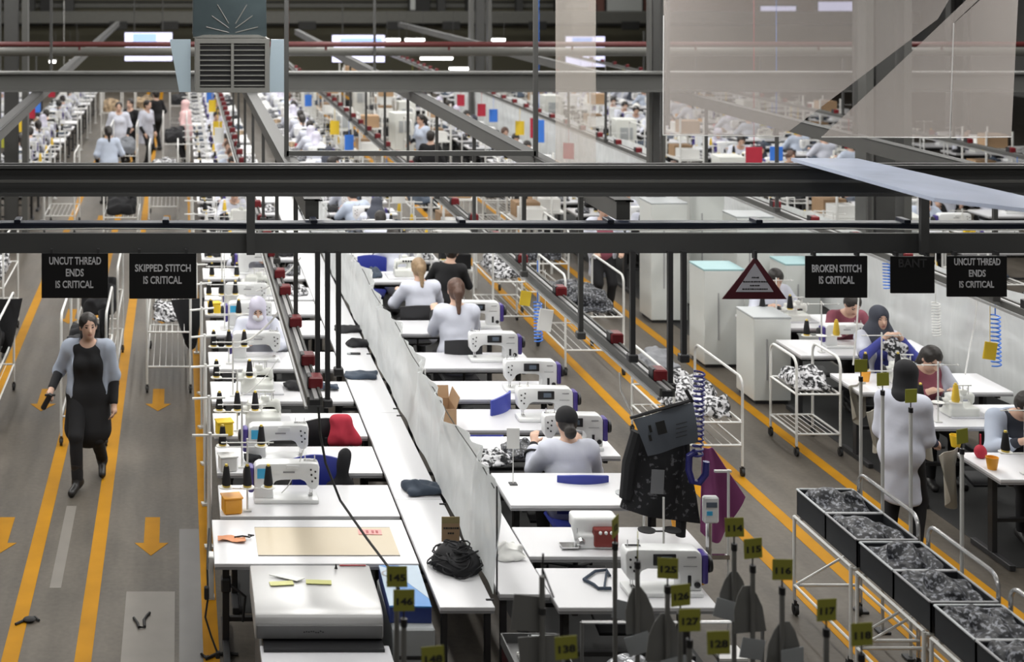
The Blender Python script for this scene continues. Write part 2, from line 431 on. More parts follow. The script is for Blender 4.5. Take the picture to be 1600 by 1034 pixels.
    if look.get('tunic'):
        sh_.append(rc(P, P + Vector((0, .02, -look['tunic'])), .165, .19, 0, .06, sq=(1.2, .85, 1)))
    kit.append(K('shirt', solid('shirt', sh_ + neck, [look.get('shirt', 'cloth_black')], h)))
    if look.get('coat'):
        ct = trunk(.026) + sleeve(.02, look.get('sleeve', .55), .008); hem = look.get('hem', .3)
        if pose.get('sit'):
            ct += [el(P + Vector((0, -.03, .02)), (.20 * wd, .15 * wd, .16), 0, .06), rc(P + Vector((0, -.08, .0)), P + Vector((0, -.1, -.12)), .12, .11, 0, .05, sq=(1.5, .7, 1))]
        else:
            ct += [el(P + Vector((0, -.01, 0)), (.172 * wd, .14 * wd, .15), 0, .06), rc(P + t * .12, P + Vector((0, 0, -hem)), .15 * wd, .175 * wd, 0, .05, sq=(look.get('flare', 1.1), .9, 1))]
        o = look.get('open', .0)
        if o: ct.append(bxp(P + t * .1 + Y * .26, (o, .17, .75), .02, 0, .03)); ct[-1]['sub'] = True
        if not pose.get('sit'): ct.append(bxp(P + Vector((0, 0, -hem - .21)), (.5, .5, .16), .01, 0, .02)); ct[-1]['sub'] = True
        kit.append(K('lab_coat', solid('lab_coat', ct + [el(nb + t * .03 + Y * .04, (.08, .095, .085), 0, .02, sub=True)], [look['coat']], h, disp=(.008, 9))))
        if look.get('band'):
            for sh, el_, w in arms:
                fr = look.get('sleeve', .55); a = el_ + (w - el_) * (fr - .5) * 2 if fr > .5 else sh + (el_ - sh) * fr * 2
                b = mb('cloth_black'); d = (a - el_).normalized() if fr > .5 else (el_ - sh).normalized()
                b.tube([a - d * .04, a - d * .025], .078, 14)
                kit.append(K('sleeve_band', b.mesh('sleeve_band')))
    # hair, scarf or cap
    hk = look.get('hair', 'pony'); hm = look.get('hair_mat', 'hair_black'); c0 = hp(0, -.02, .035)
    face_cut = [el(hp(0, .115, -.035), (.068, .075, .1), 0, .03, Hn, sub=True)]
    if hk in ('pony', 'bun', 'short', 'long'):
        q = [el(c0, (.088, .102, .094), 0, .02, Hn), el(hp(0, -.045, -.02), (.078, .068, .08), 0, .03, Hn)]
        if hk == 'pony': q += [rc(hp(0, -.115, .03), hp(0, -.135, -.02), .035, .04, 0, .03), rc(hp(0, -.135, -.02), hp(0, -.125, -.22), .04, .02, 0, .03)]
        if hk == 'bun': q += [el(hp(0, -.11, -.02), (.05, .045, .05), 0, .02, Hn)]
        if hk == 'long': q += [rc(hp(0, -.07, -.02), hp(0, -.09, -.25), .075, .06, 0, .03)]
        kit.append(K('hair', solid('hair', q + face_cut, [hm], h, disp=(.004, 40))))
    elif hk == 'cap':
        q = [el(c0, (.09, .105, .096), 0, .02, Hn), el(hp(0, -.01, -.06), (.15, .2, .06), 0, .02, Hn, sub=True), el(hp(0, .115, -.035), (.068, .075, .1), 0, .03, Hn, sub=True)]
        kit.append(K('cap', solid('cap', q, [look.get('scarf_mat', 'cloth_black')], h)))
        q = [el(hp(0, -.04, -.0), (.08, .068, .085), 0, .02, Hn), el(hp(.0, -.105, -.075), (.05, .04, .055), 0, .02, Hn)]
        kit.append(K('hair', solid('hair', q + face_cut, [hm], h, disp=(.004, 40))))
    elif hk in ('scarf', 'hood'):
        q = [el(c0, (.095, .11, .102), 0, .02, Hn), el(hp(0, -.01, -.05), (.092, .095, .1), 0, .03, Hn), rc(hp(0, 0, -.1), nb - t * .02, .085, .105, 0, .04),
             el(nb + Y * .03 - t * .05, (.15, .125, .08), 0, .04)]
        if hk == 'hood': q += [rc(nb, nb - t * .2 - Y * .02, .14, .17, 0, .05, sq=(1.15, .9, 1))]
        kit.append(K('headscarf', solid('headscarf', q + [el(hp(0, .12, -.02), (.058, .07, .085), 0, .02, Hn, sub=True)], [look.get('scarf_mat', 'scarf_dark')], h)))
    if look.get('mask'):
        kit.append(K('face_mask', solid('face_mask', [el(hp(0, .06, -.055), (.062, .062, .048), 0, .02, Hn)], ['mask_white'], h)))
    return kit
SIT = dict(sit=True, ph=.56, lean=.18, nod=.35, hr=(.17, .42, .86), hl=(-.17, .42, .86), hrp=(.5, -.1, .55), hlp=(-.5, -.1, .55), fr=(.12, .38, .085), fl=(-.12, .34, .085), frk=(.13, .6, 1.2), flk=(-.13, .6, 1.2), curl=.35)
def pose(base, **kw): d = dict(base); d.update(kw); return d
# ------------------------------------------------------------------ materials of the hall
mat('laminate', (.72, .72, .74), .35, vary=.02); mat('laminate_grey', (.58, .58, .61), .38, vary=.02); mat('edge_grey', (.30, .30, .31), .5, vary=.04)
mat('steel_dark', (.035, .035, .037), .5, .2, vary=.15); mat('steel_post', (.062, .062, .06), .5, .2, vary=.12); mat('steel_grey', (.085, .085, .08), .5, .1, vary=.1)
mat('steel_beam', (.055, .056, .056), .55, .1, vary=.12, scale=2); mat('beam_light', (.10, .10, .095), .5, .1, vary=.08, scale=2)
mat('machine_white', (.78, .79, .79), .3, vary=.02); mat('machine_cream', (.72, .73, .69), .35, vary=.04); mat('machine_grey', (.40, .42, .43), .4, vary=.05)
mat('plastic_purple', (.06, .04, .22), .4, vary=.05); mat('plastic_black', (.012, .012, .014), .4, vary=.1); mat('screen_glass', (.10, .13, .17), .15, vary=.1)
mat('chrome', (.7, .7, .7), .2, 1.0, vary=.03); mat('tube_white', (.72, .72, .70), .35, vary=.03); mat('rubber', (.02, .02, .02), .7, vary=.1)
mat('thread_black', (.012, .012, .014), .8, vary=.2, scale=90); mat('thread_white', (.8, .8, .78), .8, vary=.05, scale=90); mat('thread_yellow', (.75, .50, .05), .8, vary=.08)
mat('cyan_sticker', (.05, .42, .72), .5, vary=.04); mat('cone_core', (.75, .55, .1), .6); mat('chair_blue', (.03, .045, .32), .45, vary=.06)
mat('paint_red', (.35, .02, .025), .45, vary=.1); mat('socket_red', (.16, .012, .016), .4, vary=.15); mat('aluminium', (.42, .42, .42), .4, .5, vary=.06)
mat('card_brown', (.40, .26, .15), .8, vary=.1); mat('paper', (.78, .78, .76), .7, vary=.03); mat('yellow_tag', (.42, .42, .05), .6, vary=.06); mat('yellow_bright', (.80, .55, .03), .6, vary=.05)
mat('ink', (.015, .015, .015), .7, vary=0); mat('air_blue', (.05, .20, .70), .35, vary=.05); mat('hose_navy', (.03, .03, .18), .35, vary=.05); mat('orange_plastic', (.80, .36, .03), .45, vary=.05)
mat('cloth_red', (.45, .025, .05), .8, vary=.15); mat('cloth_slate', (.035, .05, .075), .8, vary=.2); mat('cloth_purple', (.24, .055, .17), .8, vary=.12)
mat('bag_grey', (.20, .205, .22), .75, vary=.08); mat('cabinet_pale', (.60, .62, .60), .4, vary=.03); mat('flag_grey', (.15, .15, .145), .6, vary=.08)
pattern_mat('fabric_mono', (.02, .02, .022), (.62, .62, .64), 26, .5, .85, .05)
pattern_mat('fabric_dark', (.012, .013, .017), (.24, .25, .28), 42, .57, .45, .06)
pattern_mat('fabric_floral', (.008, .008, .01), (.10, .10, .11), 26, .62, .9, .03)
pattern_mat('fabric_beige', (.45, .33, .2), (.10, .07, .05), 12, .5, .9, .2)
clear_mat('film', (.95, .97, .97), .82, .2, .13, (1.0, 3.2, 1.1)); clear_mat('film_bag', (.8, .82, .85), .35, .15)

# ------------------------------------------------------------------ sewing machine: operator at -Y, needle at -X, handwheel at +X
def machine_kit(front=True, sticker=False):
    b = mb('machine_white'); b.box((-.01, 0, .016), (.50, .19, .032)); bed = b.mesh('bed', bevel=.008)
    c = [(-.262, .135), (-.268, .27), (-.255, .298), (-.2, .304), (.2, .298), (.232, .28), (.24, .25), (.24, .03), (.09, .03), (.095, .13), (.075, .162), (.03, .172), (-.12, .176), (-.158, .16), (-.175, .125), (-.2, .10), (-.24, .10)]
    b = mb('machine_white'); b.prism(c, -.062, .062); arm = b.mesh('arm', bevel=.012)
    b = mb('plastic_purple'); b.box((.263, 0, .17), (.046, .12, .20)); cover = b.mesh('motor_cover', bevel=.018)
    b = mb('plastic_black'); b.lathe([(.02, 0), (.055, .004), (.06, .012), (.055, .03), (.03, .036)], (.286, 0, .19), 18, Matrix.Rotation(PI / 2, 3, 'Y')); wheel = b.mesh('handwheel')
    b = mb('chrome'); b.cyl((-.215, 0, .03), (-.215, 0, .11), .005, 8); nb_ = b.mesh('needle_bar')
    b = mb('chrome'); b.cyl((-.2, .0, .045), (-.2, 0, .11), .005, 8); b.box((-.205, -.008, .04), (.03, .04, .008)); pf = b.mesh('presser_foot')
    b = mb('chrome')
    for x in (-.235, -.16): b.cyl((x, 0, .3), (x, 0, .345), .004, 6)
    b.box((-.2, 0, .305), (.1, .03, .01)); pin = b.mesh('thread_guide')
    b = mb('plastic_black')
    for y in (-1, 1):
        for x, z in ((-.235, .24), (-.205, .215), (-.235, .19), (-.2, .255), (-.21, .165)): b.cyl((x, y * .060, z), (x, y * .068, z), .0075, 8)
    dots = b.mesh('screw_caps')
    kit = [K('bed', bed), K('arm', arm), K('motor_cover', cover, label='purple motor cover'), K('handwheel', wheel, label='black handwheel'), K('needle_bar', nb_), K('presser_foot', pf), K('thread_guide', pin), K('screw_caps', dots)]
    if front:
        b = mb('plastic_black'); b.box((-.01, -.066, .24), (.15, .012, .075)); sc = b.mesh('control_screen', bevel=.004)
        b = mb('screen_glass'); b.box((.0, -.074, .243), (.07, .006, .04)); dp = b.mesh('display')
        b = mb('plastic_black'); b.box((.155, -.064, .10), (.022, .01, .07)); b.lathe([(.001, 0), (.02, .002), (.02, .014), (.012, .016)], (.205, -.062, .075), 14, Matrix.Rotation(PI / 2, 3, 'X')); dl = b.mesh('stitch_dial', bevel=.003)
        b = mb('edge_grey'); b.box((.17, -.0635, .255), (.06, .003, .009)); b.box((.16, -.0635, .195), (.09, .003, .004)); mk = b.mesh('nameplate')
        kit += [K('control_screen', sc, [K('display', dp)], 'black control screen'), K('stitch_dial', dl), K('nameplate', mk)]
    else:
        b = mb('edge_grey'); b.box((-.03, .0635, .235), (.09, .003, .012)); kit.append(K('nameplate', b.mesh('nameplate')))
        b = mb('machine_white'); b.box((-.06, .066, .275), (.1, .012, .03)); kit.append(K('rear_lever', b.mesh('rear_lever', bevel=.004)))
    if sticker:
        b = mb('cyan_sticker'); b.box((.165, .066, .225), (.10, .004, .075)); kit.append(K('pouch', b.mesh('pouch'), label='cyan pouch'))
    return kit
def merged(kit, name, leave=()):
    """A far machine too small to show its parts: the same shapes as one mesh."""
    bm = bmesh.new(); mats = []
    def walk(parts):
        for n, me, subs, *_ in parts:
            if n in leave: continue
            base = len(mats); mats.extend(me.materials); k = len(bm.faces); bm.from_mesh(me); bm.faces.ensure_lookup_table()
            for f in bm.faces[k:]: f.material_index += base
            walk(subs)
    walk(kit); me = bpy.data.meshes.new(name); bm.to_mesh(me); bm.free()
    for m in mats: me.materials.append(m)
    me.polygons.foreach_set('use_smooth', [True] * len(me.polygons)); me.set_sharp_from_angle(angle=R(35)); return me
MACH_R = machine_kit(True); MACH_L = machine_kit(False); MACH_LS = machine_kit(False, True)
FAR_R = merged(MACH_R, 'machine_small'); FAR_L = merged(MACH_L, 'machine_small_back')

def overlock_kit(body='machine_cream'):
    q = [bxp((.02, .01, .055), (.15, .10, .035), .015, 0, .02), bxp((.10, .04, .15), (.05, .055, .07), .02, 0, .03), rc((.11, .03, .215), (-.10, .0, .20), .042, .036, 0, .03), rc((-.11, .0, .20), (-.13, -.02, .14), .035, .026, 0, .02), bxp((-.06, -.075, .07), (.085, .02, .03), .012, 0, .015), rc((.14, .03, .15), (.20, .03, .15), .045, .045, 0, .02), bxp((.0, .03, .255), (.03, .02, .02), .008, 0, .01)]
    h = solid('housing', q, [body], .009)
    b = mb('chrome'); b.cyl((-.12, -.07, .06), (-.12, -.06, .2), .006, 6); b.box((-.12, -.08, .08), (.05, .04, .008)); b.cyl((-.08, -.02, .22), (-.08, -.02, .29), .004, 6); nb_ = b.mesh('needle_bar')
    b = mb('plastic_black')
    for i in range(4): b.lathe([(.004, 0), (.013, .002), (.013, .016), (.004, .02)], (-.03 + i * .035, -.038, .215), 10, Matrix.Rotation(PI / 2, 3, 'X'))
    kn = b.mesh('tension_knob')
    b = mb('plastic_black'); b.lathe([(.02, 0), (.06, .004), (.06, .022), (.03, .03)], (.24, .03, .15), 16, Matrix.Rotation(PI / 2, 3, 'Y')); wh = b.mesh('handwheel')
    b = mb('tube_white')
    for i in range(3): b.cyl((-.06 + i * .06, .04, .235), (-.06 + i * .06, .04, .33), .006, 6)
    b.box((0, .04, .33), (.18, .02, .01)); tg = b.mesh('thread_guide')
    b = mb('machine_grey'); b.box((-.05, -.098, .075), (.16, .006, .05), bev=.004); b.box((.1, -.02, .17), (.07, .006, .09)); fp = b.mesh('looper_cover')
    b = mb('laminate_grey'); b.box((-.04, -.02, .008), (.42, .34, .016)); pl = b.mesh('plate', bevel=.004)
    return [K('housing', h), K('needle_bar', nb_), K('tension_knob', kn), K('handwheel', wh), K('thread_guide', tg), K('plate', pl), K('looper_cover', fp)]
OVER = overlock_kit(); FAR_O = merged(OVER, 'overlock_small')

def table_kit(w, d, z, cut=0.0, leg='steel_dark', topmat='laminate', wl=.12, wr=.12):
    """Origin on the floor under the middle of the front edge; the top runs back along +Y."""
    b = mb(topmat); b.box((0, d / 2, z - .014), (w, d, .028), bev=.004); top = b.mesh('tabletop')
    b = mb('edge_grey'); b.box((0, d / 2, z - .036), (w - .004, d - .004, .016)); edge = b.mesh('underlay')
    kit = [K('tabletop', top, [K('underlay', edge)])]
    for x in (-w / 2 + wl, w / 2 - wr):
        b = mb(leg); b.box((x, d / 2, .025), (.05, d * .9, .05), bev=.005); b.box((x, d / 2, z * .5), (.045, .07, z - .06), bev=.004); b.box((x, d / 2, z - .06), (.04, d * .85, .035), bev=.004)
        for y in (.08, d - .08): b.cyl((x, y, 0), (x, y, .02), .025, 8)
        kit.append(K('leg', b.mesh('leg')))
    b = mb(leg); b.box((0, d * .55, .30), (w - wl - wr, .04, .03)); kit.append(K('stretcher', b.mesh('stretcher')))
    b = mb('plastic_black'); b.box((.05, d * .5, .17), (.3, .22, .03), Matrix.Rotation(.25, 3, 'X'), bev=.005); kit.append(K('treadle', b.mesh('treadle')))
    b = mb('plastic_black'); b.box((0, d * .72, z - .10), (w * .78, d * .38, .10), bev=.01); kit.append(K('control_shade_box', b.mesh('control_shade_box')))  # control box widened into a dark block that deepens shade under the top
    return kit

def stand_kit(disc=2, h=.55, m='tube_white'):
    b = mb(m); b.tube([(0, 0, 0), (0, 0, h)], .008, 8); b.box((0, 0, .006), (.06, .05, .01)); pole = b.mesh('pole')
    kit = [K('pole', pole)]
    b = mb(m); b.tube([(-.2, 0, .17), (.2, 0, .17)], .006, 6)
    for i in range(disc): b.lathe([(.01, 0), (.055, .003), (.055, .008), (.01, .01)], (-.16 + .32 * i / max(1, disc - 1), 0, .175), 14)
    kit.append(K('cone_tray', b.mesh('cone_tray')))
    b = mb(m); b.tube([(-.2, .0, h - .03), (.2, .0, h - .03)], .005, 6)
    for i in range(disc): x = -.16 + .32 * i / max(1, disc - 1); b.tube([(x, 0, h - .03), (x, -.03, h - .01), (x, -.05, h - .03)], .003, 5)
    kit.append(K('guide_bar', b.mesh('guide_bar')))
    return kit
STAND2 = stand_kit(2); STAND3 = stand_kit(3); FAR_S = merged(STAND2, 'stand_small')
def cone_mesh(m):
    b = mb(m); b.lathe([(.032, .012), (.036, .02), (.02, .15), (.018, .155)], n=14)
    b.use('cone_core'); b.lathe([(.03, 0), (.033, .012), (.03, .014)], n=14); b.lathe([(.012, .154), (.012, .17), (.008, .171)], n=10)
    return b.mesh('thread_cone')
CONE = {k: cone_mesh('thread_' + k) for k in ('black', 'white', 'yellow')}

def chair_kit(m='chair_blue', sm='chair_blue'):
    b = mb(m); b.sheet(10, 6, lambda u, v: ((u - .5) * .40, -.2 + .05 * (1 - (2 * u - 1) ** 2) * -1 + .0, .60 + .30 * v + .02 * math.sin(PI * u) - (.05 if False else 0)), .018); back = b.mesh('backrest', bevel=0)
    b = mb(sm); b.box((0, .02, .45), (.41, .40, .045), bev=.02); seat = b.mesh('seat')
    b = mb('steel_dark'); b.tube([(0, -.10, .44), (0, -.24, .46), (0, -.245, .60), (0, -.235, .75)], .014, 8); sup = b.mesh('back_support')
    b = mb('steel_dark'); b.cyl((0, 0, .08), (0, 0, .44), .022, 10); col_ = b.mesh('column')
    b = mb('steel_dark')
    kit = [K('backrest', back), K('seat', seat), K('back_support', sup), K('column', col_)]
    for i in range(4):
        a = PI / 4 + PI / 2 * i; b = mb('steel_dark'); b.tube([(0, 0, .1), (.25 * math.cos(a), .25 * math.sin(a), .06), (.25 * math.cos(a), .25 * math.sin(a), 0)], .014, 6); kit.append(K('leg', b.mesh('leg')))
    return kit
CHAIR = chair_kit(); CHAIR_K = chair_kit('plastic_black', 'plastic_black')

def caster(p, m='rubber'):
    b = mb('steel_dark'); b.cyl((p[0], p[1], .07), (p[0], p[1], .11), .012, 8); b.box((p[0] - .018, p[1], .06), (.005, .03, .05)); b.box((p[0] + .018, p[1], .06), (.005, .03, .05))
    b.use(m); b.tube([(p[0] - .013, p[1], .038), (p[0] + .013, p[1], .038)], .038, 14)
    return K('caster', b.mesh('caster'))
def trolley_kit(w, d, h, shelves=(.3, .75), m='tube_white', handle='arch', wire=True):
    """Tube trolley, origin on the floor at its middle; the push handles stand on the +X and -X long sides."""
    kit = []
    for sx in (-1, 1):
        x = sx * w / 2; b = mb(m); r = .1
        b.tube([(x, -d / 2, .1)] + [(x, -d / 2 + r - r * math.cos(a), h - r + r * math.sin(a)) for a in np.linspace(0, PI / 2, 6)] + [(x, d / 2 - r + r * math.sin(a), h - r + r * math.cos(a)) for a in np.linspace(0, PI / 2, 6)] + [(x, d / 2, .1)], .014, 8)
        kit.append(K('side_frame', b.mesh('side_frame')))
    for z in shelves:
        b = mb(m)
        b.tube([(-w / 2, -d / 2, z), (w / 2, -d / 2, z)], .011, 6); b.tube([(-w / 2, d / 2, z), (w / 2, d / 2, z)], .011, 6)
        b.tube([(-w / 2, -d / 2, z), (-w / 2, d / 2, z)], .011, 6); b.tube([(w / 2, -d / 2, z), (w / 2, d / 2, z)], .011, 6)
        if wire:
            for i in range(1, 7): b.tube([(-w / 2 + w * i / 7, -d / 2, z), (-w / 2 + w * i / 7, d / 2, z)], .004, 5)
        kit.append(K('shelf', b.mesh('shelf')))
    for sx in (-1, 1):
        for sy in (-1, 1): kit.append(caster((sx * w / 2, sy * d / 2)))
    return kit

def heap_mesh(name, w, d, hgt, m, seed=0, h=.02, amp=.03, n=14, sc=9):
    rnd = random.Random(seed); q = [bxp((0, 0, .015), (w / 2 - .03, d / 2 - .03, .008), .01, 0, .03)]
    for i in range(n):
        x, y = rnd.uniform(-.5, .5) * w * .8, rnd.uniform(-.5, .5) * d * .8; e = 1 - .6 * max(abs(x) / w, abs(y) / d) * 2
        a = rnd.uniform(0, PI); L = rnd.uniform(.05, .12) * (w + d) / .8
        q.append(rc((x - math.cos(a) * L, y - math.sin(a) * L, hgt * .3 * e), (x + math.cos(a) * L * .5, y + math.sin(a) * L * .5, hgt * rnd.uniform(.4, .75) * e), hgt * .22, hgt * .3, 0, .03))
    q.append(bxp((0, 0, -.3), (w * 3, d * 3, .3), 0, 0, .004, sub=True))
    q += [bxp((sx * (w / 2 + .5), 0, 0), (.5, 3, 3), 0, 0, .02, sub=True) for sx in (-1, 1)] + [bxp((0, sy * (d / 2 + .5), 0), (3, .5, 3), 0, 0, .02, sub=True) for sy in (-1, 1)]
    me = solid(name, q, [m], h, disp=(amp, sc) if amp else None)
    for v in me.vertices: v.co.z = max(v.co.z, .002); v.co.x = max(-w / 2, min(w / 2, v.co.x)); v.co.y = max(-d / 2, min(d / 2, v.co.y))
    return me
def spiral(p0, p1, turns, r, wire, sag=0.0, n=10):
    p0, p1 = Vector(p0), Vector(p1); d = p1 - p0; M = frame_to(d); N = int(turns * n)
    return [p0 + d * (i / N) + M @ Vector((r * math.cos(2 * PI * i / n), r * math.sin(2 * PI * i / n), 0)) + Vector((0, 0, -sag * math.sin(PI * i / N))) for i in range(N + 1)]
# ------------------------------------------------------------------ hall
def floor_material():
    m = bpy.data.materials.new('concrete'); m.use_nodes = True; nt = m.node_tree; b = nt.nodes['Principled BSDF']
    tc = nt.nodes.new('ShaderNodeTexCoord')
    def nz(s, det, mapping=None, dist=0):
        n = nt.nodes.new('ShaderNodeTexNoise'); n.inputs['Scale'].default_value = s; n.inputs['Detail'].default_value = det; n.inputs['Distortion'].default_value = dist
        if mapping:
            mp = nt.nodes.new('ShaderNodeMapping'); mp.inputs['Scale'].default_value = mapping; nt.links.new(tc.outputs['Object'], mp.inputs[0]); nt.links.new(mp.outputs[0], n.inputs['Vector'])
        else: nt.links.new(tc.outputs['Object'], n.inputs['Vector'])
        return n
    a, c, d = nz(1.3, 6, (1, 1, 1), .5), nz(1, 4, (6, .8, 1)), nz(22, 3)
    r = nt.nodes.new('ShaderNodeValToRGB'); e = r.color_ramp.elements
    e[0].position = .34; e[0].color = (.055, .047, .037, 1); e[1].position = .66; e[1].color = (.132, .115, .095, 1)
    mx = nt.nodes.new('ShaderNodeMix'); mx.inputs[0].default_value = .45
    nt.links.new(a.outputs['Fac'], mx.inputs[2]); nt.links.new(c.outputs['Fac'], mx.inputs[3])
    m2 = nt.nodes.new('ShaderNodeMix'); m2.inputs[0].default_value = .2
    nt.links.new(mx.outputs[0], m2.inputs[2]); nt.links.new(d.outputs['Fac'], m2.inputs[3]); nt.links.new(m2.outputs[0], r.inputs['Fac'])
    nt.links.new(r.outputs['Color'], b.inputs['Base Color'])
    rr = nt.nodes.new('ShaderNodeMapRange'); rr.inputs['To Min'].default_value = .38; rr.inputs['To Max'].default_value = .65; b.inputs['Specular IOR Level'].default_value = .28
    nt.links.new(a.outputs['Fac'], rr.inputs['Value']); nt.links.new(rr.outputs[0], b.inputs['Roughness'])
    MATS['concrete'] = m
floor_material()
mat('line_yellow', (.40, .185, .004), .6, vary=.25, scale=3, spec=.12); mat('patch', (.165, .15, .13), .5, vary=.15, scale=5); mat('patch_dark', (.075, .07, .063), .4, vary=.2, scale=4)
mat('wall_olive', (.10, .094, .062), .7, vary=.15, scale=.6); mat('wall_pale', (.45, .45, .44), .7, vary=.05); mat('ochre', (.30, .24, .11), .7, vary=.2, scale=1.5)
mat('duct_grey', (.12, .12, .108), .5, vary=.1); mat('duct_dark', (.025, .025, .024), .6, vary=.1); mat('brick_red', (.22, .10, .08), .7, vary=.1)
mat('lamp_glow', (1, 1, 1), .4, vary=0, emit=(1, .98, .92), estr=9); mat('screen_glow', (.8, .8, 1), .3, vary=0, emit=(.72, .72, 1.0), estr=1.0); mat('screen_blue', (.3, .45, .9), .3, vary=0, emit=(.35, .5, 1), estr=.9)
b = mb('concrete'); b.box((6, 31, -.05), (56, 68, .1)); floor = struct('floor', b.mesh('floor', smooth=0))
def mark(name, me, loc=(0, 0, 0)):
    o = obj(name, me, floor, loc); o['kind'] = 'structure'; return o
for x, w, y0, y1 in ((-2.1, .12, 9, 46), (-1.2, .12, 9, 60), (-.682, .12, 9, 60), (.23, .115, 9, 60), (4.88, .12, 7, 60), (5.38, .12, 7, 60), (6.35, .12, 8, 60)):
    b = mb('line_yellow'); b.box((x, (y0 + y1) / 2, .001), (w, y1 - y0, .003)); mark('floor_line', b.mesh('floor_line', smooth=0))
def arrow(x, y):
    b = mb('line_yellow'); b.prism([(-.066, .82), (-.066, .26), (-.143, .26), (0, 0), (.143, .26), (.066, .26), (.066, .82)], 0, .003, 'xy'); mark('floor_arrow', b.mesh('floor_arrow', smooth=0), (x, y, 0))
for i, (x0, x1, y0, y1) in enumerate(((.45, 1.62, 10.7, 50), (2.5, 3.7, 9.3, 50), (6.8, 8.1, 11.5, 50), (8.6, 9.8, 13, 50))):
    b = mb('rubber'); b.box(((x0 + x1) / 2, (y0 + y1) / 2, .002), (x1 - x0, y1 - y0, .004)); mark('floor_shade', b.mesh('floor_shade', smooth=0))  # dark strips added under the rows to stand in for floor shade
for i in range(7):
    arrow(-.236, 11.74 + 3.83 * i); arrow(-1.53, 11.74 + 3.83 * i)
for px, py, w, d, m in ((232, 1000, .38, 1.6, 'patch'), (100, 850, .09, 1.7, 'patch'), (300, 930, .2, 2.6, 'patch_dark')):
    p = onz(px, py); b = mb(m); b.box((p.x, p.y, .0006), (w, d, .002)); mark('floor_patch', b.mesh('floor_patch', smooth=0))
b = mb('wall_olive'); b.box((6, 62.1, 3.4), (56, .2, 7)); struct('wall_back', b.mesh('wall_back', smooth=0))
b = mb('wall_pale'); b.box((-20.1, 30, 3.4), (.2, 66, 7)); struct('wall_left', b.mesh('wall_left', smooth=0))
b = mb('wall_pale'); b.box((32.1, 30, 3.4), (.2, 66, 7)); struct('wall_right', b.mesh('wall_right', smooth=0))
b = mb('wall_pale'); b.box((6, -2.1, 3.4), (56, .2, 7)); struct('wall_front', b.mesh('wall_front', smooth=0))
b = mb('wall_pale'); b.box((6, 30, 6.95), (56, 66, .1)); struct('ceiling', b.mesh('ceiling', smooth=0))
n_trim = [0]
def trim(m, c, d, bev=0):
    n_trim[0] += 1; b = mb(m); b.box(c, d, bev=bev); return struct('trim_%d' % n_trim[0], b.mesh('trim', smooth=0))
# the far wall: ochre panels, a duct with dark openings, ledges
for z, h, m in ((4.3, .14, 'ochre'), (3.95, .42, 'ochre'), (3.42, .06, 'duct_dark'), (3.25, .18, 'duct_grey'), (2.42, .12, 'duct_dark')):
    trim(m, (6, 61.95, z), (56, .12, h))
b = mb('duct_grey'); b.box((6, 60.6, 2.78), (51.4, .8, .52), bev=.03); DUCT = tag(obj('hanging_air_duct', b.mesh('air_duct')), 'long grey square air duct along the far wall', 'duct')
for i, px in enumerate((185, 265, 480, 618, 705, 840, 985)):
    p = at(px, 40, 60.15); b = mb('duct_dark'); b.box(p, (.75, .06, .36), bev=.01)
    for j in range(3): b.box((p.x, p.y - .035, p.z - .1 + .1 * j), (.66, .02, .03))
    obj('grille', b.mesh('grille'), DUCT, label='dark square grille')
for i, (px, w) in enumerate(((22, 14), (48, 12), (72, 18), (108, 14), (660, 22), (690, 12), (742, 26), (812, 10), (876, 16), (1360, 30), (1425, 14))):
    p0, p1 = at(px - w / 2, -70, 61.6), at(px + w / 2, 34, 61.6); b = mb('steel_post' if i % 2 else 'duct_dark'); b.box(((p0.x + p1.x) / 2, 61.75, (p0.z + p1.z) / 2), (p1.x - p0.x, .3, p0.z - p1.z)); struct('column_%d' % (i + 1), b.mesh('column', smooth=0))
for i, (px, py, w, h) in enumerate(((655, 5, 34, 26), (975, 6, 60, 34), (1215, 22, 60, 30), (1320, 12, 90, 24), (1480, 18, 40, 40))):
    p = at(px, py, 61.7); b = mb('duct_dark'); b.box(p, (w * .0281, .12, h * .0281), bev=.01); f = struct('window_%d' % (i + 1), b.mesh('window'))
    b = mb('screen_glow' if i > 1 else 'cabinet_pale'); b.box(p + Vector((0, -.07, 0)), (w * .0281 - .15, .03, h * .0281 - .15)); o = obj('pane', b.mesh('pane'), f); o['kind'] = 'structure'
b = mb('brick_red'); b.box((34 * .0281 * 25, 61.85, 3.6), (13, .1, .9)); trim('brick_red', (24.5, 61.85, 3.55), (13, .1, 1.1))
# dark steel cross beams near the window, the grey one further in
def beam(name, x0, x1, y, z0, z1, dp, m='steel_beam', lip=True):
    b = mb(m); b.box(((x0 + x1) / 2, y, (z0 + z1) / 2), (x1 - x0, dp * .35, z1 - z0))
    if lip:
        t = (z1 - z0) * .10
        b.box(((x0 + x1) / 2, y, z1 - t / 2), (x1 - x0, dp, t)); b.box(((x0 + x1) / 2, y, z0 + t / 2), (x1 - x0, dp, t))
    return struct(name, b.mesh(name, smooth=0))
beam('steel_beam_1', -4, 9.5, 10.34, 2.81, 2.955, .12, lip=False)
beam('steel_beam_2', -4, 9.5, 10.34, 3.235, 3.46, .16)
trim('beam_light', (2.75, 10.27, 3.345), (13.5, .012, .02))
beam('steel_beam_3', -9, 16, 20.0, 3.15, 3.43, .3, 'beam_light')
mat('tray_navy', (.004, .008, .022), .4, vary=.1); b = mb('tray_navy'); b.box((2.75, 10.5, 2.985), (13.5, .12, .05), bev=.008)
for i in range(12): b.box((-3.4 + i * 1.1, 10.5, 3.02), (.05, .14, .03), bev=.005)
tag(obj('hanging_cable_tray', b.mesh('cable_tray')), 'dark navy cable tray lying just above the lower dark beam', 'cable tray')
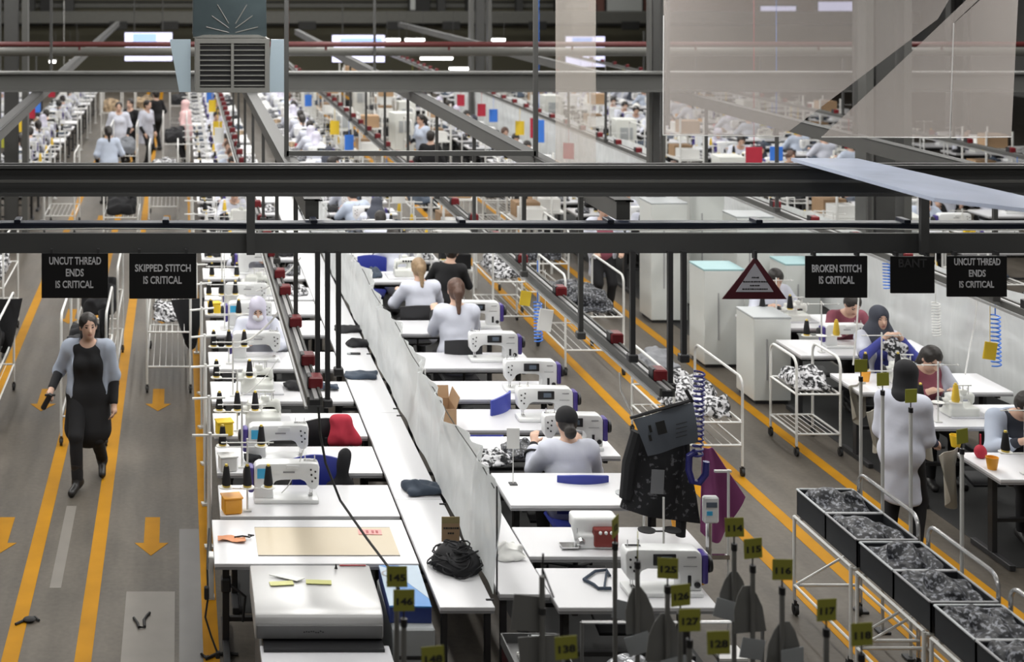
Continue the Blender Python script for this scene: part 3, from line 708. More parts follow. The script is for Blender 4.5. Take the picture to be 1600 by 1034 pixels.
b = mb('tube_white'); b.tube([(-3.9 + i * .55, 10.42 + .012 * math.sin(i * 2.1), 2.967 + .006 * math.sin(i * 1.3)) for i in range(22)], .005, 6); tag(obj('hanging_cable', b.mesh('cable')), 'thin pale cable running along the top of the lower dark beam', 'cable')
for i, (px, w) in enumerate(((391, 12), (1436, 14))):
    x = at(px, 300, 10.34).x; beam('beam_strut_%d' % (i + 1), x - .03, x + .03, 10.27, 2.81, 3.26, .10, lip=False)
mat('pipe_red', (.085, .012, .012), .5, vary=.1); b = mb('pipe_red'); b.tube([(-9, 24, 3.60), (16, 24, 3.60)], .045, 10)
for i in range(12): b.tube([(-8 + 2.1 * i, 24, 3.6), (-8 + 2.1 * i, 24, 3.5)], .02, 6)
tag(obj('hanging_fire_pipe', b.mesh('pipe')), 'dark red sprinkler pipe running across the hall', 'pipe')
b = mb('duct_grey'); b.tube([(-9, 24.3, 3.455), (16, 24.3, 3.455)], .075, 12); tag(obj('hanging_air_pipe', b.mesh('pipe')), 'thick grey air pipe just below the dark red sprinkler pipe', 'pipe')
# grey H columns
for i, (px, Y, w) in enumerate(((1025, 20.4, .20), (1380, 19.3, .52), (18, 25, .5), (750, 40, .5), (1497, 34, .4))):
    x = at(px, 0, Y).x; b = mb('steel_post'); b.box((x, Y, 3.4), (w * .5, w * .25, 6.8)); b.use('steel_grey'); b.box((x - w / 2, Y, 3.4), (w * .2, w * .6, 6.8)); b.box((x + w / 2, Y, 3.4), (w * .2, w * .6, 6.8)); struct('column_%d' % (i + 20), b.mesh('column', smooth=0))
# long grey tray beams running away from the window, with hangers
def tray(x, z, y0, y1, h=.14, w=.10):
    b = mb('steel_grey'); b.box((x, (y0 + y1) / 2, z), (w, y1 - y0, h)); b.use('duct_dark'); b.box((x + w / 2, (y0 + y1) / 2, z + h / 2), (w * .6, y1 - y0, .012)); b.box((x, (y0 + y1) / 2, z + h / 2 + .005), (w + .02, y1 - y0, .012))
    return b.mesh('tray')
for i, (x, z, y0, y1) in enumerate(((3.33, 3.08, 10.56, 40), (1.0, 3.08, 10.6, 40), (-2.0, 3.08, 10.6, 46), (7.2, 3.05, 10.6, 46))):
    struct('tray_beam_%d' % (i + 1), tray(x, z, y0, y1))
for i, (x, Y) in enumerate(((.99, 13), (3.29, 13), (5.9, 17), (7.2, 15), (-2.0, 22), (3.33, 24), (1.0, 24))):
    b = mb('steel_post'); b.box((x, Y, 4.95), (.04, .04, 3.9)); struct('beam_hanger_%d' % (i + 1), b.mesh('hanger', smooth=0))
b = mb('steel_post'); b.box((2.14, 13, 3.19), (2.3, .04, .045)); struct('beam_crossbar', b.mesh('crossbar', smooth=0))

# ------------------------------------------------------------------ power rails above the lines, with red socket boxes
def rail(x, z, y0, y1, boxes, hangers, label):
    b = mb('steel_grey'); L = y1 - y0
    b.box((x - .045, y0 + L / 2, z), (.018, L, .06)); b.box((x + .045, y0 + L / 2, z), (.018, L, .06)); b.use('steel_dark'); b.box((x, y0 + L / 2, z - .01), (.075, L, .04)); prof = b.mesh('profile', smooth=0)
    b = mb('aluminium'); b.box((x + .012, y0 + L / 2, z + .014), (.03, L, .012)); b.box((x - .06, y0 + L / 2, z - .045), (.02, L, .02)); strip = b.mesh('strip', smooth=0)
    kit = [K('profile', prof), K('strip', strip)]
    bb = mb('socket_red'); bb.box((0, 0, 0), (.10, .13, .085), bev=.01); bb.use('plastic_black'); bb.box((-.04, 0, .0), (.03, .10, .09), bev=.004); sock = bb.mesh('socket_box')
    for yy in boxes: kit.append(K('socket_box', sock, loc=(x + .03, yy, z + .055), label='dark red socket box'))
    for hx, hy, zt, zb in hangers:
        b = mb('steel_dark' if hy < 10.6 else 'steel_post'); b.box((hx, hy, (zt + zb) / 2), (.036, .036, zt - zb)); b.box((hx, hy, zb + .03), (.07, .07, .06), bev=.008); kit.append(K('hanger_post', b.mesh('hanger_post')))
    return place(kit, 'hanging_power_rail', label, 'power rail')
rail(.94, 1.9, 9.75, 46, [10.05, 10.62, 11.75, 12.9, 13.6] + [14.6 + 1.0 * i for i in range(26)], [(1.012, 10.3, 2.83, 1.88), (1.085, 10.3, 2.83, 1.69), (1.165, 10.3, 2.83, 1.92)] + [(.985, 11.9 + 2.3 * i, 3.05, 1.92) for i in range(7)], 'power rail above the aisle-side sewing tables, with dark red sockets')
rail(3.45, 1.9, 9.95, 46, [10.23, 11.24, 12.87, 14.3] + [15.5 + 1.15 * i for i in range(24)], [(3.315, 10.3, 2.83, 2.02), (3.59, 10.3, 2.83, 1.81), (3.69, 10.3, 2.83, 2.02), (3.25, 11.4, 3.05, 1.9)] + [(3.33, 13.6 + 2.3 * i, 3.05, 1.92) for i in range(7)], 'power rail with dark red sockets above the row behind the plastic partition')
rail(7.4, 1.9, 11.2, 50, [12.3 + 1.05 * i for i in range(34)], [(7.3, 12.6 + 2.3 * i, 3.05, 1.92) for i in range(7)], 'power rail above the sewing row beyond the bin trolleys')
rail(-3.3, 2.0, 15, 50, [16 + 1.3 * i for i in range(22)], [(-3.25, 16 + 4 * i, 3.1, 2.0) for i in range(6)], 'power rail above the sewing line across the yellow-lined aisle')
rail(13.2, 1.95, 19, 54, [20 + 1.2 * i for i in range(24)], [(13.2, 20 + 4 * i, 3.1, 1.95) for i in range(6)], 'power rail over the farthest sewing line past the grey columns')

# ------------------------------------------------------------------ signs under the lower beam
def fit(me, w, h):
    xs = [v.co.x for v in me.vertices]; zs = [v.co.z for v in me.vertices]; x0, x1, z0, z1 = min(xs), max(xs), min(zs), max(zs)
    for v in me.vertices: v.co.x = (v.co.x - (x0 + x1) / 2) * w / (x1 - x0); v.co.z = (v.co.z - (z0 + z1) / 2) * h / (z1 - z0)
    return me
mat('sign_black', (.006, .006, .007), .35, vary=.1); mat('sign_letter', (.50, .50, .52), .5, vary=.03); mat('sign_letter_dim', (.035, .035, .037), .5, vary=.03)
mat('sign_maroon', (.06, .010, .016), .35, vary=.1); mat('sign_panel', (.40, .40, .44), .4, vary=.05)
SY = 10.25
def sign(x0, y0, x1, y1, lines, label, lm='sign_letter'):
    a, c = at(x0, y0, SY), at(x1, y1, SY); kit = []
    b = mb('sign_black'); b.box((0, 0, 0), (c.x - a.x, .012, a.z - c.z), bev=.003); mid = (a + c) / 2; kit.append(K('board', b.mesh('board')))
    for s, tx0, tx1, ty0, ty1 in lines:
        p, q = at(tx0, ty0, SY), at(tx1, ty1, SY); me = fit(text_mesh(s, .1, MATS[lm], bold=.002), q.x - p.x, p.z - q.z)
        kit.append(K('lettering', me, loc=((p.x + q.x) / 2 - mid.x, -.0085, (p.z + q.z) / 2 - mid.z)))
    for s in (-.35, .35): b = mb('steel_dark'); b.box((s * (c.x - a.x), .02, (a.z - c.z) / 2 + .012), (.02, .05, .03)); kit.append(K('bracket', b.mesh('bracket')))
    return place(kit, 'hanging_sign', label, 'sign', mid)
sign(65, 395, 169, 465.5, [('UNCUT THREAD', 77, 158, 401, 413), ('ENDS', 103, 131, 419.5, 431.5), ('IS CRITICAL', 87, 146, 438, 449.5)], 'black hanging sign reading uncut thread ends is critical, over the walking woman')
sign(202, 395, 307, 466.5, [('SKIPPED STITCH', 211, 298, 412.5, 424), ('IS CRITICAL', 224, 284, 431, 443)], 'black hanging sign reading skipped stitch is critical')
sign(1258, 399.5, 1355, 465, [('BROKEN STITCH', 1268, 1345, 413, 425), ('IS CRITICAL', 1279, 1334, 431, 443)], 'black hanging sign reading broken stitch is critical')
sign(1391, 400, 1460, 458, [('BANT', 1403, 1447, 404, 417)], 'smaller plain black hanging sign with hardly legible letters, between two lettered signs', 'sign_letter_dim')
sign(1479, 399, 1573, 463.5, [('UNCUT THREAD', 1490, 1562, 403, 414), ('ENDS', 1513, 1539, 421, 432), ('IS CRITICAL', 1498, 1552, 438.5, 449)], 'black hanging sign reading uncut thread ends is critical, over the capped sewing workers')
A, Bq, Cq = at(1180, 400, SY), at(1128, 467, SY), at(1229, 467, SY); mid = (A + Bq + Cq) / 3
b = mb('sign_maroon'); b.prism([(p.x - mid.x, p.z - mid.z) for p in (Bq, Cq, A)], -.006, .006); kit = [K('board', b.mesh('board', bevel=.002))]
b = mb('sign_panel'); b.prism([(p.x - mid.x, p.z - mid.z) for p in (at(1149, 455.5, SY), at(1208, 455.5, SY), at(1179, 411, SY))], -.009, -.005); kit.append(K('panel', b.mesh('panel')))
b = mb('ink'); rnd = random.Random(4)
for y, xa, xb in ((433, 1174, 1184), (439.5, 1160, 1197), (445.5, 1171, 1186), (451, 1159, 1199)):
    x = xa
    while x < xb:
        w = rnd.uniform(1.2, 4); p = at(x + w / 2, y, SY); b.box((p.x - mid.x, -.0095, p.z - mid.z), (w * SY / F, .002, .009)); x += w + rnd.uniform(.5, 1.1)
kit.append(K('lettering', b.mesh('lettering', smooth=0)))
b = mb('steel_dark'); b.box((A.x - mid.x, .012, A.z - mid.z + .01), (.02, .05, .06)); kit.append(K('bracket', b.mesh('bracket')))
place(kit, 'hanging_warning_sign', 'triangular warning sign with dark red border hanging under the lower beam', 'sign', mid)

# ------------------------------------------------------------------ air cooler
mat('cooler_case', (.14, .14, .13), .5, vary=.05); mat('cooler_flap', (.30, .37, .42), .35, vary=.05); mat('duct_skin', (.075, .10, .11), .35, .4, vary=.25, scale=5)
Y = 12.6; p0, p1 = at(305, 60, Y), at(421, 144, Y); w, h = p1.x - p0.x, p0.z - p1.z; c = (p0 + p1) / 2
b = mb('cooler_case'); b.box((0, .33, 0), (w, .62, h), bev=.01); t = .042
b.box((0, -.01, h / 2 - t / 2), (w, .06, t)); b.box((0, -.01, -h / 2 + t / 2), (w, .06, t)); b.box((-w / 2 + t / 2, -.01, 0), (t, .058, h - 2 * t)); b.box((w / 2 - t / 2, -.01, 0), (t, .058, h - 2 * t)); b.box((.0, -.015, 0), (.026, .045, h - 2 * t)); kit = [K('casing', b.mesh('casing'))]
b = mb('plastic_black'); b.box((0, .012, 0), (w - .07, .02, h - .07)); kit.append(K('opening', b.mesh('opening')))
b = mb('cooler_case')
for i in range(9): b.box((0, -.015, -h / 2 + .06 + (h - .12) * i / 8), (w - .08, .018, .006), Matrix.Rotation(.4, 3, 'X'))
kit.append(K('louvre', b.mesh('louvre', smooth=0)))
for s, xa, xb in ((-1, 265, 298), (1, 424, 444)):
    q = [(at(xa, 62, Y).x - c.x, h / 2 - .01), (at(xb, 62, Y).x - c.x, h / 2 - .01), (at(xb, 143, Y).x - c.x, -h / 2), (at(xa + (15 if s < 0 else -5), 143, Y).x - c.x, -h / 2)]
    b = mb('cooler_flap'); b.prism(q, .02, .05); kit.append(K('side_flap', b.mesh('side_flap'), label='pale blue side flap'))
b = mb('duct_skin'); q0 = [(at(300, 0, Y).x - c.x - .01, .0), (at(413, 0, Y).x - c.x, .0)]
b.prism([(-w / 2 - .02, h / 2 + .01), (w / 2 - .02, h / 2 + .01), (w / 2 - .05, h / 2 + 2.2), (-w / 2 + .0, h / 2 + 2.2)], .05, .62)
kit.append(K('supply_duct', b.mesh('supply_duct', bevel=.01)))
b = mb('cooler_case'); b.prism([(-w / 2 - .02, h / 2 + .005), (w / 2 - .02, h / 2 + .005), (w / 2 - .1, h / 2 + .03), (-w / 2 + .08, h / 2 + .03)], .0, .05)
for s in (-1, 1):
    for j in range(3): b.tube([(s * .03, .045, h / 2 + .05 + .04 * j), (s * (w / 2 - .1 - .05 * j), .045, h / 2 + .10 + .10 * j)], .005, 5)
kit.append(K('duct_seam', b.mesh('duct_seam')))
place(kit, 'hanging_air_cooler', 'grey ceiling-hung air cooler with black louvred opening and pale side flaps', 'air cooler', c)

# ------------------------------------------------------------------ lamps and display screens far down the hall
def strip_lamp(x0, x1, y, Y, i, label):
    a, c = at(x0, y, Y), at(x1, y, Y); L = c.x - a.x; kit = []
    b = mb('tube_white'); b.box((0, 0, .035), (L, .1, .03), bev=.005); kit.append(K('housing', b.mesh('housing')))
    b = mb('lamp_glow'); b.box((0, -.01, -.005), (L - .04, .1, .075), bev=.015); kit.append(K('tube', b.mesh('tube')))
    b = mb('steel_post')
    for s in (-.4, .4): b.cyl((s * L, 0, .05), (s * L, 0, .9), .006, 5)
    kit.append(K('wire', b.mesh('wire')))
    place(kit, 'hanging_strip_lamp', label, 'lamp', (a + c) / 2, group='strip lamps deep in the hall')
LAMP = [(75, 125, 84, 'upper of two bright strip lamps over the far aisle'), (76, 88, 96, 'short bright lamp below the long one, near the far column'), (108, 124, 96, 'short bright lamp below the long one, towards the cooler'), (602, 626, 62, 'bright strip lamp next to the far white screen'), (632, 664, 62, 'second bright strip lamp past the far white screen'), (705, 736, 62, 'third bright strip lamp in the far upper row'), (766, 790, 62, 'last bright strip lamp in the far upper row'), (656, 708, 91, 'long bright strip lamp in the far lower row'), (701, 736, 107, 'lowest bright strip lamp in the far hall')]
for i, (x0, x1, y, lb) in enumerate(LAMP): strip_lamp(x0, x1, y, 41 + .6 * i, i, lb)
def screen(x0, y0, x1, y1, Y, label, blue):
    a, c = at(x0, y0, Y), at(x1, y1, Y); W, Hh = c.x - a.x, a.z - c.z
    b = mb('plastic_black'); b.box((0, .05, 0), (W + .08, .08, Hh + .08), bev=.01); k = [K('frame', b.mesh('frame'))]
    b = mb('screen_glow'); b.box((0, .0, 0), (W, .02, Hh)); b.use('screen_blue'); b.box((-W * .08, -.012, Hh * .32) if blue else (W * .05, -.012, Hh * .25), (W * .5 if blue else W * .8, .006, Hh * .28)); k.append(K('panel', b.mesh('panel')))
    b = mb('steel_post'); b.cyl((-W * .3, .05, Hh / 2), (-W * .3, .05, Hh / 2 + 1.2), .02, 6); b.cyl((W * .3, .05, Hh / 2), (W * .3, .05, Hh / 2 + 1.2), .02, 6); k.append(K('pole', b.mesh('pole')))
    place(k, 'hanging_display_screen', label, 'screen', (a + c) / 2)
screen(195, 51, 269, 95, 52, 'pale lit display screen beside the hanging air cooler', True)
screen(519, 55, 601, 97, 52, 'pale lit display screen beside the far strip lamps', False)
screen(884, 57, 945, 104, 52, 'pale lit display screen in front of the third tall column', True)

# ------------------------------------------------------------------ window-glass reflections built as hazy sheets and a pale slab
clear_mat('reflection_haze', (.62, .57, .54), .34, .25, .06, (.6, .6, .6)); clear_mat('reflection_edge', (.85, .85, .85), .85, .3); clear_mat('reflection_faint', (.62, .57, .52), .30, .25, .08, (2, 2, .3)); clear_mat('reflection_slab', (.70, .76, .90), .72, .12, .2, (.7, .7, .7))
mat('reflection_blue', (.42, .47, .58), .25, vary=.05)
def glass_reflection(pts, Y, label, m, edges=()):  # reflection in the window glass given shape as a hazy sheet, cords added
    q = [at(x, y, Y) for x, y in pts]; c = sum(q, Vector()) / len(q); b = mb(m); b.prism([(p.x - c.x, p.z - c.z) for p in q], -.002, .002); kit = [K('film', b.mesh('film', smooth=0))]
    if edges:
        b = mb('reflection_edge')
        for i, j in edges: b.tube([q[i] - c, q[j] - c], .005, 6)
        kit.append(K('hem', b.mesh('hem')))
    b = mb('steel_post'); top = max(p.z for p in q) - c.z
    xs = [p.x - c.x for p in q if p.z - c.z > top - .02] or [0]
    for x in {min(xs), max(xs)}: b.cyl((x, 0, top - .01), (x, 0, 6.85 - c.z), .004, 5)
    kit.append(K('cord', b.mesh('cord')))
    place(kit, 'window_reflection', label, 'plastic sheet', c)
glass_reflection([(1037, 24), (1036, 211), (1222, 213), (1465, 30), (1500, -30), (1037, -30)], 10.9, 'window reflection built as a large hazy sheet, slanting beside the dark column', 'reflection_haze', ((0, 1), (1, 2)))
glass_reflection([(1284, 214), (1484, 215), (1490, 36), (1560, -30), (1515, -5)], 11.0, 'window reflection built as a hazy triangular sheet, pointing at the diagonal gap', 'reflection_haze', ((0, 1), (1, 2)))
glass_reflection([(1486, 215), (1580, 214), (1592, -30), (1565, -30), (1491, 36)], 11.05, 'window reflection built as a narrow hazy sheet past the triangular one', 'reflection_haze', ((0, 1),))
glass_reflection([(868, 262), (931, 262), (931, -30), (868, -30)], 10.9, 'faint window reflection built as a tall strip above the upper dark beam', 'reflection_faint')
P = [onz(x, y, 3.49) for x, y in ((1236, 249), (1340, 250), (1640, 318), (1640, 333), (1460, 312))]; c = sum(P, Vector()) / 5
b = mb('reflection_slab'); b.prism([(p.x - c.x, p.y - c.y) for p in P], -.012, .012, 'xy'); tag(obj('hanging_acrylic_shelf', b.mesh('shelf'), None, c), 'pale bluish window reflection built as a slab across the upper dark beam', 'plank')  # pale reflection in the window glass given shape as a flat slab
# ------------------------------------------------------------------ block one: aisle-side row, board, plastic partition, row behind it
TZ = .76
AX = (.32, 1.68)                                     # table span of the aisle-side row
A_FRONT = [10.64, 11.55, 12.46, 13.46, 14.55, 15.9, 16.85]
TA = table_kit(1.36, .64, TZ); TAs = merged(TA, 'table_small', ('treadle',))
ROW_A, ROW_B = 'aisle-side row', 'row behind the plastic partition'
TB = table_kit(1.22, .62, TZ); TBs = merged(TB, 'table_small', ('treadle',)); TBt = table_kit(1.22, .62, TZ, topmat='laminate_grey')
def cones(x, y, z, spots, where, cols=('black', 'black', 'black')):
    for (dx, dy), c in zip(spots, cols):
        place(CONE[c], 'thread_cone', '%s thread cone on the stand %s' % (c, where), 'thread cone', (x + dx, y + dy, z), group='thread cones %s' % where)
for i, yf in enumerate(A_FRONT):
    place(TA, 'sewing_table', 'white sewing table, %s behind the light table in the aisle-side row' % nth(i + 1), 'table', (.99, yf, 0))
L = {0: MACH_LS, 1: MACH_LS, 4: MACH_L, 5: MACH_LS, 6: MACH_L}
for i, yf in enumerate(A_FRONT):
    w = 'on the %s table behind the light table' % nth(i + 1)
    if i in L: place(L[i], 'sewing_machine', 'white flatbed sewing machine seen from behind, ' + w, 'sewing machine', (.82 if i < 2 else .8, yf + .33, TZ), PI)
    elif i == 2 or i == 3: place(OVER, 'overlock_machine', 'compact cream overlock machine ' + w, 'overlock machine', (.78, yf + .33, TZ), PI, s=.95)
    place(STAND2 if i % 2 else STAND3, 'thread_stand', 'white thread stand with trays ' + w, 'thread stand', (.52, yf + .10 + .02 * i, TZ + .001))
    cones(.52, yf + .10 + .02 * i, TZ + .187, [(-.16, 0), (.16, 0), (.0, 0)][:3 if i % 2 == 0 else 2], 'of the %s table behind the light table' % nth(i + 1))
# light table at the front
b = mb('laminate'); b.box((0, .385, .744), (1.425, .78, .028), bev=.004); top = b.mesh('tabletop')
b = mb('edge_grey'); b.box((0, .385, .722), (1.42, .775, .016)); und = b.mesh('underlay')
pattern_mat('lightbox', (.56, .48, .35), (.64, .56, .43), 1.2, .5, .5, .2)
b = mb('lightbox'); b.box((.10, .37, .7605), (1.0, .50, .005)); inl = b.mesh('inlay')
b = mb('edge_grey')
for x0, y0, x1, y1 in ((-.40, .12, .60, .124), (-.40, .618, .60, .622)): b.box(((x0 + x1) / 2, (y0 + y1) / 2, .762), (x1 - x0, y1 - y0, .004))
rim = b.mesh('inlay_rim')
kit = [K('tabletop', top, [K('underlay', und)]), K('inlay', inl, [K('inlay_rim', rim)], 'beige inlay')]
for x in (-.62, .62):
    b = mb('steel_dark'); b.box((x, .38, .37), (.05, .05, .70), bev=.004); b.box((x, .38, .03), (.05, .7, .05), bev=.004); b.box((x + .0, .38, .45), (.07, .09, .1), bev=.01); b.tube([(x + .03, .36, .45), (x + .14, .33, .38), (x + .12, .33, .2)], .01, 6); kit.append(K('leg', b.mesh('leg')))
b = mb('steel_dark'); b.box((0, .38, .2), (1.24, .035, .03)); kit.append(K('stretcher', b.mesh('stretcher')))
place(kit, 'light_table', 'white table with a beige inlaid panel at the head of the aisle-side row', 'table', (.957, 9.8, 0))
mat('note_pink', (.80, .38, .36), .7); mat('note_orange', (.70, .30, .15), .7)
p = onz(578, 831, .766); b = mb('note_pink'); b.box((0, 0, 0), (.17, .09, .003)); b.use('paint_red')
for x in (-.02, .02, .05): b.box((x, .0, .002), (.018, .05, .001))
tag(obj('pink_note', b.mesh('note'), None, p, (0, 0, -.05)), 'pink paper note lying on the beige inlaid panel', 'note')
p = onz(362, 841, .772); b = mb('note_orange'); b.sheet(6, 4, lambda u, v: ((u - .5) * .2, (v - .5) * .09 + .02 * math.sin(6 * u), .006 * math.sin(9 * u + 3 * v)), .003); b.use('steel_dark'); b.tube([(.02, 0, .01), (.08, .02, .01), (.13, .0, .01), (.16, .03, .01), (.12, .04, .01)], .006, 6)
tag(obj('cloth_scrap', b.mesh('scrap'), None, p), 'orange cloth scrap with a dark clip by the table corner', 'cloth scrap')
b = mb('rubber'); q = onz(331, 880, .74); b.tube([(.22, 10.3, .80), (.2, 9.95, .77), (.195, 9.78, .72), (.2, 9.74, .55), (.18, 9.72, .42), (.22, 9.7, .3), (.26, 9.68, .20)], .007, 6); b.box((.19, 9.74, .58), (.035, .035, .09), bev=.008); b.box((.265, 9.68, .18), (.03, .03, .05), bev=.006)
tag(obj('hanging_cable', b.mesh('cable')), 'black cable with a switch dangling off the light table corner', 'cable')
b = mb('tube_white'); b.box((.225, 9.93, .62), (.04, .10, .30), bev=.006); b.use('plastic_black')
for i in range(3): b.box((.203, 9.93, .54 + .08 * i), (.006, .05, .05))
tag(obj('hanging_power_strip', b.mesh('power_strip')), 'white power strip fixed under the light table corner', 'power strip')
# black cables on the floor
def cord(pts, r, label, m='rubber'):
    b = mb(m); b.tube(pts, r, 6); return tag(obj('cord', b.mesh('cord')), label, 'cord')
def fl(*q): return [onz(x, y, .012) for x, y in q]
cord(fl((209, 965), (215, 973), (217, 980), (226, 979), (225, 968), (229, 962), (234, 957)), .011, 'short curled black cord on the aisle floor')
cord(fl((24, 975), (35, 970), (44, 965), (55, 964), (61, 969)), .010, 'small black thread tangle on the yellow aisle line')
b = mb('rubber'); b.ball(onz(46, 967, .02), (.05, .04, .018), 10, 6); tag(obj('lint_clump', b.mesh('clump')), 'dark lint clump on the yellow aisle line', 'lint')
cord(fl((372, 1022), (350, 1020), (335, 1023), (322, 1029), (315, 1022), (325, 1026)), .012, 'black cord on the floor beside the light table leg')

# conveyor boards, Y 9.06 on
ys = [9.06, 10.9, 13.03, 15.1, 17.2, 19.3, 21.4, 23.5, 26]
for i in range(len(ys) - 1):
    y0, y1 = ys[i], ys[i + 1] - .006; b = mb('laminate'); b.box((0, (y1 - y0) / 2, .775), (.355, y1 - y0, .026), bev=.003); t_ = b.mesh('panel')
    b = mb('edge_grey'); b.box((0, (y1 - y0) / 2, .753), (.35, y1 - y0 - .01, .016)); u_ = b.mesh('underlay')
    k = [K('panel', t_, [K('underlay', u_)])]
    for yy in (.06, y1 - y0 - .08):
        b = mb('steel_dark'); b.box((-.14, yy, .37), (.04, .04, .74), bev=.003); b.box((.14, yy, .37), (.04, .04, .74), bev=.003); b.box((0, yy, .2), (.28, .03, .03)); k.append(K('leg', b.mesh('leg')))
    for yy in (.1, y1 - y0 - .1) if i < 3 else (): b = mb('steel_dark'); b.box((.165, yy, .792), (.05, .012, .01)); k.append(K('clip', b.mesh('clip')))
    place(k, 'passing_board', 'long white passing board beside the plastic partition, %s from the window end' % nth(i + 1), 'board', (1.855, y0, 0))
# plastic partition
rnd = random.Random(5); ph = [rnd.uniform(0, 6) for _ in range(8)]
def film(u, v):
    y = 9.22 + 17 * u; h = .05 * math.sin(2.3 * y + ph[0]) * v + .035 * math.sin(5.7 * y + ph[1] + 2 * v) * (.3 + v) + .02 * math.sin(13 * y + 5 * v + ph[2]) * (.2 + v) + .02 * math.sin(24 * y - 7 * v + ph[3]) * v
    return (2.055 + h * .8 + .02 * v, y, .80 + v * (.70 + .03 * math.sin(3 * y + ph[4]) + .015 * math.sin(11 * y)))
b = mb('film'); b.sheet(300, 14, film, .002); k = [K('film', b.mesh('film', smooth=60))]
for i in range(7):
    y = 9.24 + i * 2.7; b = mb('tube_white' if i else 'steel_dark'); b.cyl((2.085, y, .79), (2.085, y, 1.5), .006, 6); k.append(K('stake', b.mesh('stake')))
b = mb('rubber'); b.tube([(2.07 + .01 * math.sin(2 * y), y, 1.475 + .02 * math.sin(3 * y + ph[4])) for y in np.linspace(9.24, 25, 40)], .004, 5); k.append(K('cord', b.mesh('cord')))
place(k, 'plastic_partition', 'long wrinkled clear plastic film standing between the two sewing rows', 'partition')
b = mb('laminate'); b.box((0, 1.9, .775), (.33, 3.6, .026), bev=.003); t_ = b.mesh('panel'); b = mb('edge_grey'); b.box((0, 1.9, .753), (.325, 3.59, .016)); u_ = b.mesh('underlay'); k = [K('panel', t_, [K('underlay', u_)])]
for yy in (.2, 3.6): b = mb('steel_dark'); b.box((-.12, yy, .37), (.04, .04, .74)); b.box((.12, yy, .37), (.04, .04, .74)); b.box((0, yy, .2), (.24, .03, .03)); k.append(K('leg', b.mesh('leg')))
place(k, 'passing_board', 'white side board on the far side of the plastic partition', 'board', (2.27, 9.15, 0))
for j in range(5):
    y0 = 12.9 + 3.0 * j; b = mb('laminate'); b.box((0, 1.47, .775), (.33, 2.94, .026), bev=.003); t_ = b.mesh('panel'); k = [K('panel', t_)]
    for yy in (.2, 2.7): b = mb('steel_dark'); b.box((-.12, yy, .38), (.04, .04, .76)); b.box((.12, yy, .38), (.04, .04, .76)); b.box((0, yy, .2), (.24, .03, .03)); k.append(K('leg', b.mesh('leg')))
    place(k, 'passing_board', 'white board along the film, %s behind the carton' % nth(j + 1), 'board', (2.27, y0, 0))

# things on the board
def cloth_pile(px, py, z, w, d, h, m, label, seed, rz=0, name='folded_trousers', cat='garment', **kw):
    p = onz(px, py, z); return tag(obj(name, heap_mesh(name, w, d, h, m, seed, .014, **kw), None, p, (0, 0, rz)), label, cat)
cloth_pile(660, 768, .788, .30, .24, .10, 'cloth_slate', 'folded dark slate garment on the board halfway along the film', 3, .1, amp=.02, sc=7)
cloth_pile(563, 588, .788, .36, .26, .06, 'cloth_slate', 'dark slate garment laid flat where two passing boards meet', 5, -.1, amp=.015)
cloth_pile(560, 540, .788, .28, .22, .09, 'cloth_black', 'crumpled black garment on the board beyond the slate one', 6, .2)
cloth_pile(545, 516, .788, .36, .3, .05, 'cloth_black', 'flat black garment pile on the board beside the dark posts', 8, 0)
cloth_pile(505, 606, .775, .34, .2, .05, 'cloth_slate', 'slate cloth lying over the edge of the fourth table', 9, .1)
cloth_pile(465, 604, .775, .3, .25, .06, 'cloth_black', 'dark cloth next to the cream overlock machine', 19, .1)
cloth_pile(395, 720, .775, .17, .16, .045, 'cloth_black', 'small black cloth beside the machine on the second table', 10, 0, 'cloth_scrap', 'cloth scrap')
b = mb('steel_dark'); p = onz(555, 552, .8); b.box(p, (.11, .03, .02), bev=.004); b.use('machine_grey'); b.box(p + Vector((-.07, .0, 0)), (.04, .035, .022), bev=.004); tag(obj('hand_tool', b.mesh('tool')), 'small black hand tool on the passing board', 'tool')
b = mb('card_brown'); p = onz(687, 741, .80); b.box(p, (.05, .07, .02)); tag(obj('card_block', b.mesh('block')), 'small tan card block at the foot of the film', 'block')
# black rope pile
rnd = random.Random(2); b = mb('thread_black')
P0 = onz(714, 884, .79)
for i in range(110):
    a = rnd.uniform(0, 2 * PI); r0 = rnd.uniform(0, .16); cx, cy = math.cos(a) * r0 * .95 - .01, math.sin(a) * r0 * 1.15; z0 = .15 * (1 - r0 / .2) * rnd.uniform(.3, 1); rr = rnd.uniform(.03, .075); tl = rnd.uniform(-.5, .5); tb = rnd.uniform(-.5, .5)
    b.tube([(cx + rr * math.cos(t) * rnd.uniform(.8, 1.1), cy + rr * math.sin(t) * .9, max(.008, z0 + rr * (tl * math.cos(t) + tb * math.sin(t)) + .01)) for t in np.linspace(0, 2 * PI, 13)[:-1]], .0055, 5, closed=True)
b.ball((0, 0, .03), (.17, .20, .09), 16, 8); b.ball((-.02, .02, .06), (.12, .14, .09), 14, 8)
tag(obj('rope_pile', b.mesh('rope_pile', smooth=60), None, P0), 'tangled heap of black cord on the board by the film', 'cord heap')
a, c = at(690, 807, 9.9), at(718, 846, 9.9); b = mb('card_brown'); b.box((0, 0, 0), (c.x - a.x, .004, a.z - c.z)); k = [K('card', b.mesh('card'))]
b = mb('ochre'); b.box((0, -.003, (a.z - c.z) * .37), (c.x - a.x, .003, (a.z - c.z) * .26)); k.append(K('band', b.mesh('band')))
b = mb('ink'); rr = random.Random(8)
for zz, w in ((.008, .10), (-.028, .04)):
    x = -w / 2
    while x < w / 2: q = rr.uniform(.008, .018); b.box((x + q / 2, -.003, zz), (q, .002, .012)); x += q + .003
k.append(K('lettering', b.mesh('lettering', smooth=0)))
